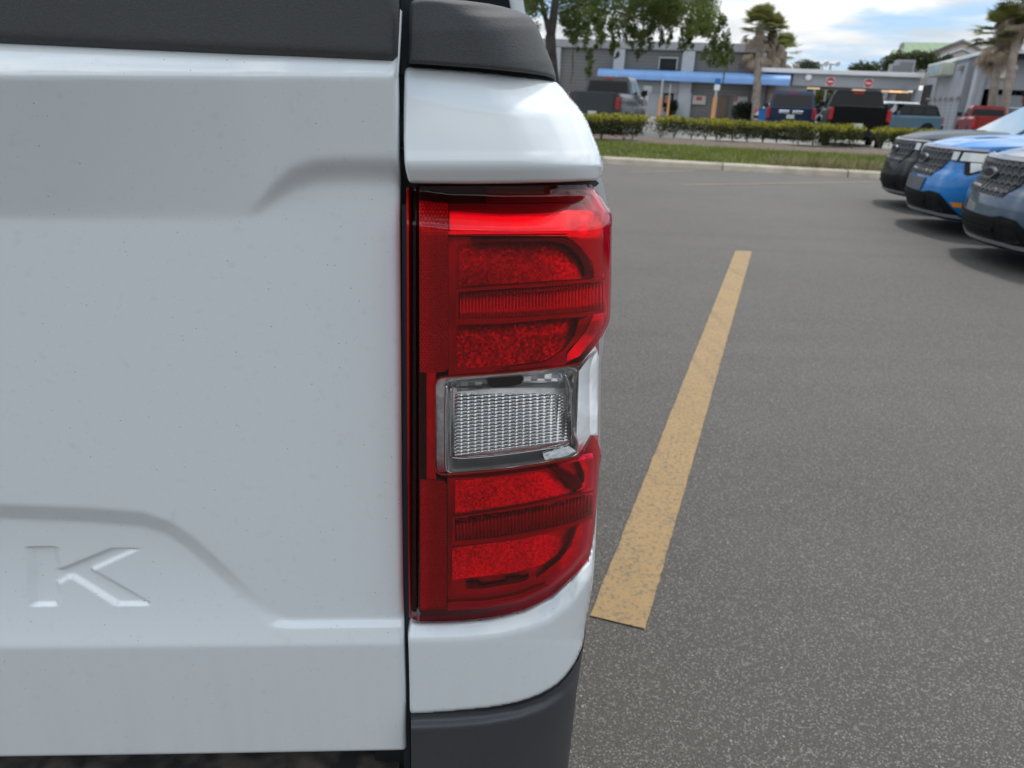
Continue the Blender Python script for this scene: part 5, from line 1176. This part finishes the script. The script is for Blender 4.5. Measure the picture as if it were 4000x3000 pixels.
# ================================================================== BUILDINGS
class Facade:
    """local frame of a wall: x along it, y into the building, z up"""
    def __init__(s, p0, d): s.p = Vector((p0[0], p0[1], 0)); s.d = Vector((d[0], d[1], 0)).normalized(); s.n = Vector((-s.d.y, s.d.x, 0)); s.rz = math.atan2(s.d.y, s.d.x)
    def hit(s, u, v, y=0):
        r = ray(u, v); o = s.p+s.n*y; t = (o-CAM).dot(s.n)/r.dot(s.n); q = CAM+r*t; return (q-s.p).dot(s.d), q.z
    def rect(s, u0, v0, u1, v1, y=0):
        """left, right, bottom, top in the wall's own metres"""
        a = s.hit(u0, (v0+v1)/2, y); b = s.hit(u1, (v0+v1)/2, y); um = (u0+u1)/2; return a[0], b[0], s.hit(um, v1, y)[1], s.hit(um, v0, y)[1]
def rb(m, r, y0, y1, bev=0): return m.box(((r[0]+r[1])/2, (y0+y1)/2, (r[2]+r[3])/2), (abs(r[1]-r[0]), abs(y1-y0), abs(r[3]-r[2])), bev=bev)
def siding():
    m, t, b = new_mat('grey_metal_siding'); N = NT(t); O = N.n('ShaderNodeTexCoord').outputs['Object']; s = N.n('ShaderNodeSeparateXYZ'); N.l(O, s.inputs[0])
    f = N.m('FRACT', N.m('MULTIPLY', s.outputs[2], 3.3)); big = N.noise(O, .4, 4)
    c = N.mix(N.ramp(f, [(0., 1.), (.12, .0), (.8, 0.), (1., .5)]), N.ramp(big.outputs['Fac'], [(.3, (.155, .153, .152)), (.7, (.185, .182, .18))]), (.07, .07, .07))
    N.l(c, b.inputs['Base Color']); b.inputs['Roughness'].default_value = .6
    bp = N.n('ShaderNodeBump'); bp.inputs['Distance'].default_value = .05; N.l(f, bp.inputs['Height']); N.l(bp.outputs[0], b.inputs['Normal']); return m
M_SID = siding(); M_STUC = pm('grey_stucco', (.33, .34, .37), .8, var=(.7, .1), bump=(20, .3, .01)); M_STUL = pm('light_grey_stucco', (.40, .42, .45), .8, var=(.8, .08)); M_FAS = pm('fascia_grey', (.30, .30, .31), .7, var=(.5, .1))
M_TRIM = pm('white_roof_trim', (.72, .73, .74), .6, var=(1, .06)); M_AWN = pm('blue_awning_fabric', (.20, .36, .66), .55, var=(.8, .08)); M_DRK = pm('dark_interior', (.012, .012, .013), .6); M_WIN = pm('dark_window', (.015, .015, .018), .08)
M_CONC = pm('pale_pavement', (.34, .33, .31), .9, var=(.8, .12))
A = Facade(at_z(2700, 463), (.93, -.30))
ea = tag(empty('commercial_building', A.p, A.rz), 'two storey grey building with metal siding and blue awnings', 'building')
m = MB()
xl, xr = A.hit(2130, 300)[0]-14, A.hit(2968, 230)[0]; zt = A.hit(2750, 167)[1]; zf = A.hit(2750, 200)[1]
MB().box(((xl+xr)/2, 8.2, (zt-.3)/2), (xr-xl, 16, zt-.3)).build('wall', M_SID, ea)
MB().box(((xl+xr)/2, 7.7, (zt+zf)/2), (xr-xl+.6, 16, zt-zf), bev=.04).build('roof_fascia', M_FAS, ea)
for (u0, u1, vv) in ((2157, 2190, 240), (2398, 2440, 240), (2665, 2713, 240), (2957, 2990, 240)):
    a = A.hit(u0, vv)[0]; b = A.hit(u1, vv)[0]; MB().box(((a+b)/2, 0.0, zf/2-.01), (b-a, .5, zf-.02), bev=.03).build('column', M_STUL, ea)
r = A.rect(2577, 228, 2642, 272); wf = rb(MB(), (r[0]-.12, r[1]+.12, r[2], r[3]+.12), .0, .30).build('window', M_STUL, ea); rb(MB(), r, -.04, .05).build('pane', M_WIN, wf)
def awning(u0, u1, vt, vb, dp=1.3):
    a, b = A.hit(u0, (vt+vb)/2)[0], A.hit(u1, (vt+vb)/2)[0]; z1 = A.hit((u0+u1)/2, vt)[1]; z0 = A.hit((u0+u1)/2, vb)[1]
    pr = [(0.19, z1)]+[(.19-dp*math.sin(t), z0+.35*(z1-z0)+(z1-z0)*.65*math.cos(t)) for t in np.linspace(.15, math.pi/2, 9)]+[(.19-dp, z0), (.14-dp, z0), (.14-dp, z0-.05), (.24-dp, z0-.05), (.24-dp, z0+.3), (.19, z0+.3)]
    return MB().prism([(p, q) for p, q in pr], 'x', a, b).build('awning', M_AWN, ea, True, 30)
awning(2340, 2826, 275, 314); awning(2829, 3085, 287, 329)
r = A.rect(2443, 318, 2698, 362); rb(MB(), r, -.10, .5).build('upper_panel', M_FAS, ea)
r = A.rect(2430, 362, 2650, 462); rb(MB(), r, -.02, .5).build('shop_front', M_STUC, ea)
r = A.rect(2645, 362, 2698, 464); rb(MB(), r, -.16, .5, .02).build('column', M_STUL, ea)
for (u0, v0, u1, v1, mt, nm) in ((2482, 355, 2520, 455, M_DRK, 'doorway'), (2590, 362, 2630, 420, M_WIN, 'window'), (2808, 375, 2838, 458, pm('brown_door', (.12, .075, .055), .5), 'door')):
    rb(MB(), A.rect(u0, v0, u1, v1), -.06, .22).build(nm, mt, ea)
fr_ = A.rect(2705, 373, 2757, 408); po = rb(MB(), fr_, -.06, .21).build('window', pm('poster_white', (.42, .38, .36), .5), ea); rb(MB(), A.rect(2720, 378, 2742, 392), -.075, .0).build('poster', pm('poster_red', (.35, .06, .03), .5), po)
po = rb(MB(), A.rect(2866, 378, 2920, 412), -.06, .21).build('window', pm('poster_white2', (.36, .37, .38), .5), ea); rb(MB(), A.rect(2868, 378, 2882, 398), -.075, .0).build('poster', pm('poster_red2', (.30, .10, .08), .5), po)
rb(MB(), A.rect(2596, 372, 2622, 402), -.07, .0).build('poster', pm('poster_orange', (.30, .15, .08), .5), ea)
for (u, v, r_, lb) in ((2893, 425, .85, 'round dark bush against the siding, nearer the door'), (2930, 430, .75, 'round dark bush against the siding, nearer the palms'), (2622, 442, .65, 'low dark bush below the shop window')):
    q = A.hit(u, v); w_ = A.p+A.d*q[0]-A.n*1.2
    o = bushes('round_bush', [((w_.x, w_.y, .8), r_), ((w_.x+.2, w_.y, 1.1), r_*.8)], 700, .10, leafmat('bush_dark%d' % u, (.020, .026, .012), .3), lb, 'bush', 'dark bushes at the grey building', seed=u)
flat('pavement', [A.p[:2][0:2] and tuple((A.p+A.d*xl-A.n*6)[:2]), tuple((A.p+A.d*(xr+40)-A.n*6)[:2]), tuple((A.p+A.d*(xr+40)+A.n*.5)[:2]), tuple((A.p+A.d*xl+A.n*.5)[:2])], .012, M_CONC)
# drive-through canopy
B = Facade(tuple((A.p+A.d*A.hit(3083, 400)[0]+A.n*.0)[:2]), (.95, -.25))
eb = tag(empty('drive_through_canopy', B.p, B.rz), 'low grey flat-roofed drive-through with two round red signs', 'building')
x0 = 0; x1 = B.hit(3592, 330)[0]; zt = B.hit(3300, 290)[1]; zb = B.hit(3300, 341)[1]
MB().box(((x0+x1)/2, 6.0, (zt+zb)/2), (x1-x0, 12, zt-zb)).build('fascia', M_STUC, eb)
xt = B.hit(2968, 275)[0]
MB().box(((xt+x1)/2, 5.9, zt+.12), (x1-xt+.3, 12.6, .36), bev=.03).build('roof_trim', M_TRIM, eb)
MB().box(((xt+x0)/2+.4, 6.0, zt/2), (x0-xt+2.0, 11, zt-.06)).build('wall', M_STUC, eb)
a, b = B.hit(3575, 380)[0], B.hit(3597, 380)[0]; MB().box(((a+b)/2, .6, zb/2), (b-a, 1.2, zb-.01)).build('column', M_STUL, eb)
a, b = B.hit(3486, 400, 8)[0], B.hit(3575, 400, 8)[0]; MB().box(((a+b)/2, 8, zb/2), (b-a, .5, zb-.02)).build('rear_wall', pm('brown_wall', (.10, .085, .075), .8), eb)
a = B.hit(3478, 400, 7)[0]; MB().box((a, 7, zb/2), (.6, .6, zb-.02)).build('column', M_STUL, eb)
for (u, v) in ((3178, 343), (3355, 347), (3470, 353), (3498, 350), (3525, 347)):
    q = B.hit(u, v, 3); MB().box((q[0], 3, zb-.12), (1.1, .45, .14), bev=.03).build('ceiling_lamp', pm('warm_lamp%d' % u, (.85, .65, .45), .4, emis=((1, .72, .45), .5)), eb)
M_SRED = pm('sign_red', (.55, .04, .05), .5); M_SWH = pm('sign_white', (.75, .75, .76), .5)
for (u, v, lb) in ((3243, 319, 'round red and white no entry sign on the canopy, nearer the navy car'), (3392, 325, 'round red and white no entry sign on the canopy above the black pickup')):
    q = B.hit(u, v); w_ = B.p+B.d*q[0]-B.n*.03; es = tag(empty('no_entry_sign', (w_.x, w_.y, q[1]), B.rz), lb, 'sign', 'no entry signs on the canopy')
    MB().box((0, -.02, 0), (.78, .04, .78), bev=.01).build('plate', pm('sign_ground%d' % u, (.52, .52, .54), .5), es)
    MB().prism([(.33*math.cos(t), .33*math.sin(t)) for t in np.linspace(0, 2*math.pi, 28, endpoint=False)], 'y', -.065, -.041).build('disc', M_SRED, es)
    MB().box((0, -.075, 0), (.44, .016, .11)).build('bar', M_SWH, es)
q = B.hit(3157, 302); MB().tube([(q[0], -.02, q[1]), (q[0], -.3, q[1])], [.32, .25], 16).build('wall_lamp', M_SWH, eb)
# right hand building with the rising roof line
C0 = CAM+ray(3797, 440)*50; C1 = CAM+ray(3592, 440)*66
Cf = Facade((C0.x, C0.y), tuple((C0-C1)[:2])); Cf.p = Vector((C1.x, C1.y, 0)); LC = (Vector((C0.x, C0.y, 0))-Cf.p).length
ec = tag(empty('service_building', Cf.p, Cf.rz), 'grey service building at the right with louvred side wall and open garage', 'building')
zC = (CAM+ray(3808, 214)*50).z; zC2 = (CAM+ray(3600, 266)*66).z
DW = 22.0
MB().prism([(0, 0), (LC, 0), (LC, zC), (0, zC2)], 'y', 0, .3).build('side_wall', M_STUC, ec)
MB().prism([(0, zC2), (LC+.2, zC), (LC+.2, zC+.22), (-.2, zC2+.22)], 'y', -.12, .5).build('roof_trim', M_TRIM, ec)
MB().box((LC-.6, -.08, zC/2-.1), (.9, .30, zC-.2), bev=.02).build('corner_pilaster', M_STUL, ec)
r = Cf.rect(3600, 335, 3620, 440); rb(MB(), (r[0]-.2, r[1]+1.2, 0.05, r[3]), -.05, .1).build('doorway', M_DRK, ec)
a0 = Cf.hit(3622, 400)[0]; a1 = Cf.hit(3752, 400)[0]; zlo = Cf.hit(3740, 450)[1]; zhi = Cf.hit(3740, 382)[1]
def louvre():
    m, t, b = new_mat('louvred_panel'); N = NT(t); s = N.n('ShaderNodeSeparateXYZ'); N.l(N.n('ShaderNodeTexCoord').outputs['Object'], s.inputs[0]); f = N.m('FRACT', N.m('MULTIPLY', s.outputs[2], 4.0))
    N.l(N.ramp(f, [(.0, (.19, .19, .21)), (.25, (.34, .35, .38)), (1., (.31, .32, .35))]), b.inputs['Base Color']); b.inputs['Roughness'].default_value = .7; return m
M_LOU = louvre()
for i in range(6):
    x = a0+(a1-a0)*(i+.5)/6; w_ = (a1-a0)/6*.60
    MB().box((x, .02, (zhi+.3)/2), (w_, .10, zhi-.3)).build('louvred_panel', M_LOU, ec); MB().box((x, -.10, zhi+.02), (w_+.1, .24, .14)).build('panel_hood', M_FAS, ec)
r = Cf.rect(3670, 252, 3730, 298)
sg = tag(empty('wall_sign', tuple((Cf.p+Cf.d*((r[0]+r[1])/2)-Cf.n*.02)[:2])+((r[2]+r[3])/2,), Cf.rz), 'pale weathered box sign high on the side wall', 'sign')
hw, hh = (r[1]-r[0])/2, (r[3]-r[2])/2
MB().box((0, -.45, 0), (2*hw, .9, 2*hh), bev=.05).build('cabinet', pm('sign_cabinet', (.44, .46, .38), .6, var=(.6, .2)), sg); MB().box((0, -.91, .02), (2*hw*.84, .03, 2*hh*.74)).build('face', pm('faded_sign_face', (.30, .38, .40), .6, var=(1.2, .3)), sg)
q = Cf.hit(3762, 266); MB().box((q[0], -.2, q[1]), (.7, .3, .35), bev=.05).build('wall_lamp', M_FAS, ec)
# front of that building
D = Facade((C0.x, C0.y), tuple((-Cf.n)[:2])); dd = Vector((Cf.n.x, Cf.n.y, 0)); D = Facade((C0.x, C0.y), (dd.x, dd.y))
if D.hit(3900, 400)[0] < 0: D = Facade((C0.x, C0.y), (-dd.x, -dd.y))
ef = tag(empty('garage_front', D.p, D.rz), 'grey garage front with a wide dark opening at the right edge', 'building')
g0 = D.hit(3838, 390)[0]; gz = D.hit(3920, 350)[1]; W_ = 24
MB().box((g0/2, 2.2, zC/2), (g0, 4, zC-.02)).build('wall', M_STUC, ef); MB().box(((g0+W_)/2, 2.2, (gz+zC)/2), (W_-g0, 4, zC-gz-.02)).build('lintel_wall', M_STUC, ef)
MB().box((W_/2, 13.0, zC/2), (W_, .3, zC-.1)).build('rear_wall', M_DRK, ef); MB().box((W_+.15, 8, zC/2), (.3, 11, zC-.1)).build('inner_wall', M_DRK, ef); MB().box((W_/2, 8, zC-.2), (W_, 10, .2)).build('ceiling', M_DRK, ef); MB().box((.2, 8.5, zC/2), (.3, 8.6, zC-.1)).build('inner_wall', M_DRK, ef)
MB().box((W_/2+.3, -.5, zC+.11), (W_+1, 1.4, .22)).build('roof_trim', M_TRIM, ef); MB().box((W_/2+.3, -.3, zC-.14), (W_, 1.0, .26)).build('overhang', M_DRK, ef)
q = D.hit(3935, 278); MB().box((q[0], .1, q[1]), (.62, .3, .85), bev=.02).build('wall_box', pm('cream_box', (.72, .72, .60), .5), ef)
q = D.hit(3962, 282); fl_ = MB(); fl_.box((q[0], .1, q[1]+.3), (.3, .25, .25), bev=.03); fl_.box((q[0]-.1, .1, q[1]-.25), (.4, .3, .3), bev=.05); fl_.build('flood_lamp', M_SWH, ef)
# green roofed hall far behind
def P3(u, v, D_): return tuple(CAM+ray(u, v)*D_)
eg = tag(empty('green_roofed_hall', (62, 115, 0)), 'large tan hall with pale green metal roof and gables', 'building')
def loc(p): return (p[0]-62, p[1]-115, p[2])
def thick(nm, pts, mat, dy=3.0): a = [loc(p) for p in pts]; return MB().loft([a, [(x+dy*.35, y+dy, z) for x, y, z in a]]).build(nm, mat, eg)
mg, t_, b_g = new_mat('green_metal_roof'); Ng = NT(t_); sg_ = Ng.n('ShaderNodeSeparateXYZ'); Ng.l(Ng.n('ShaderNodeTexCoord').outputs['Object'], sg_.inputs[0]); fg = Ng.m('FRACT', Ng.m('MULTIPLY', sg_.outputs[0], 1.6))
Ng.l(Ng.ramp(fg, [(0., (.22, .29, .17)), (.15, (.33, .42, .26)), (1., (.31, .40, .25))]), b_g.inputs['Base Color']); b_g.inputs['Roughness'].default_value = .5
M_TAN = pm('tan_wall', (.36, .32, .28), .8, var=(.3, .08)); M_TAN2 = pm('tan_gable_trim', (.24, .22, .20), .7)
thick('roof', [P3(3530, 164, 112), P3(3735, 168, 106), P3(3700, 320, 104), P3(3492, 300, 110)], mg)
thick('roof', [P3(3495, 193, 116), P3(3525, 193, 115), P3(3525, 290, 112), P3(3462, 280, 114)], mg)
thick('gable_end', [P3(3530, 166, 111.5), P3(3524, 170, 112), P3(3508, 200, 112), P3(3516, 290, 111), P3(3538, 290, 111)], M_TAN2, 1)
thick('gable', [P3(3762, 156, 100), P3(3862, 208, 99), P3(3862, 330, 98), P3(3600, 330, 103), P3(3600, 222, 103), P3(3640, 200, 102), P3(3700, 180, 101)], M_TAN, 5)
thick('gable_trim', [P3(3762, 152, 99.7), P3(3866, 206, 98.7), P3(3866, 214, 98.7), P3(3762, 162, 99.7), P3(3700, 186, 100.7), P3(3604, 224, 102.7), P3(3604, 216, 102.7), P3(3700, 177, 100.7)], M_TAN2, .6)
thick('porch_gable', [P3(3760, 190, 96), P3(3820, 216, 95.5), P3(3820, 330, 95), P3(3630, 330, 98), P3(3630, 238, 98), P3(3700, 212, 97)], M_TAN, 3)
thick('gable_trim', [P3(3760, 186, 95.8), P3(3824, 214, 95.2), P3(3822, 221, 95.2), P3(3760, 194, 95.8), P3(3700, 217, 96.8), P3(3632, 244, 97.8), P3(3632, 237, 97.8), P3(3700, 208, 96.8)], M_STUL, .5)
# roof units
for i, (u, v, w_, lb) in enumerate(((3529, 270, 1.7, 'grey rooftop cooling unit, larger one, at the end of the canopy roof'), (3497, 275, 1.2, 'dark rooftop cooling unit beside the larger one'))):
    p = Vector(P3(u, v, 78)); o = tag(empty('cooling_unit', (p.x, p.y, p.z-w_/2), B.rz), lb, 'cooling unit', 'cooling units on the roof')
    MB().box((0, 0, w_/2), (w_, w_, w_), bev=.04).build('cabinet', M_FAS, o); MB().box((0, -w_/2-.01, w_/2), (w_*.74, .04, w_*.74)).build('grille', pm('unit_grille%d' % i, (.17, .17, .19), .6, var=(30, .4)), o)
    MB().box((0, 0, -1.5), (w_*.8, w_*.8, 3.0)).build('stand', M_FAS, o)
# stadium style lamp posts
for (u, lb) in ((3201, 'twin headed lamp post above the canopy roof, left one'), (3246, 'twin headed lamp post above the canopy roof, right one')):
    p = Vector(P3(u, 248, 100)); o = tag(empty('lamp_post', (p.x, p.y, 0)), lb, 'lamp post', 'lamp posts behind the canopy')
    MB().tube([(0, 0, 0), (0, 0, p.z)], [.18, .12], 8).build('pole', M_FAS, o); MB().box((0, 0, p.z-.1), (1.8, .12, .12)).build('cross_arm', M_FAS, o)
    for s in (-1, 1): MB().tube([(s*.8, 0, p.z+.12), (s*.8, -.35, p.z-.05)], [.26, .34], 10).build('lamp_head', M_SWH, o)
# ================================================================== SIGN POLES, BIN, PERSON
M_GALV = pm('galvanised_steel', (.50, .51, .52), .45, .5); M_SLV = pm('orange_pole_sleeve', (.62, .30, .13), .6); M_SBL = pm('sign_blue', (.015, .14, .42), .4)
def signpole(u0, v0, u1, v1, D0, label, sleeve=None, plates=(), r=.055, name='sign_post', cat='sign post'):
    b = CAM+ray(u0, v0)*D0; t = CAM+ray(u1, v1)*D0; z1 = t.z
    e = tag(empty(name, (b.x, b.y, 0), -R(15)), label, cat, 'sign posts in front of the grey building')
    lx = (t.x-b.x)*.5
    MB().tube([(0, 0, 0), (lx*.2, 0, z1)], r, 8).build('post', M_GALV, e)
    if sleeve:
        zs = (CAM+ray(u0, sleeve)*D0).z; MB().tube([(0, 0, 0), (lx*.1, 0, zs)], r*2.0, 10).build('sleeve', M_SLV, e)
    for (w_, va, vb, mt, nm) in plates:
        za = (CAM+ray(u1, va)*D0).z; zb_ = (CAM+ray(u1, vb)*D0).z; MB().box((lx*.2, -r-.03, (za+zb_)/2), (w_, .03, abs(za-zb_)), bev=.008).build(nm, mt, e)
    return e
signpole(2783, 464, 2805, 309, 66, 'post with blue and white plates and orange sleeve right of the shop front', 378, ((.50, 309, 331, M_SBL, 'blue_plate'), (.48, 332, 354, M_SWH, 'white_plate')), .09)
signpole(2573, 458, 2586, 312, 64, 'plain tall post with an orange sleeve near the grey pickup', 382, (), .07)
signpole(2606, 455, 2610, 330, 68, 'thin post with orange sleeve below the shop window', 392, (), .05)
signpole(2519, 455, 2527, 336, 50, 'post carrying a pair of small pale plates beside the grey pickup', None, ((.55, 337, 362, M_STUL, 'pale_plate'),), .10)
p = CAM+ray(2984, 440)*40
bn = tag(empty('recycling_bin', (p.x, p.y, 0), HD), 'tall blue bin left of the navy car', 'bin'); MB().box((0, 0, .62), (.55, .6, 1.05), bev=.04).build('bin_body', M_SBL, bn); MB().box((0, 0, 1.18), (.6, .66, .08), bev=.02).build('lid', pm('bin_lid', (.03, .12, .28), .5), bn)

# building added out of view behind the camera to darken the low horizon
ew = tag(empty('added_horizon_blocker', (2, -34, 0), math.pi), 'added unseen grey building behind the camera that darkens the low horizon', 'building')
MB().box((0, 5, 3.3), (90, 10, 6.6)).build('wall', M_STUC, ew); MB().box((0, -.2, 6.75), (90.6, 10.8, .3)).build('roof_trim', M_FAS, ew)
for i in range(9): MB().box((-36+i*9, -.03, 1.9), (7.6, .08, 3.3)).build('blocker_window', M_WIN, ew)
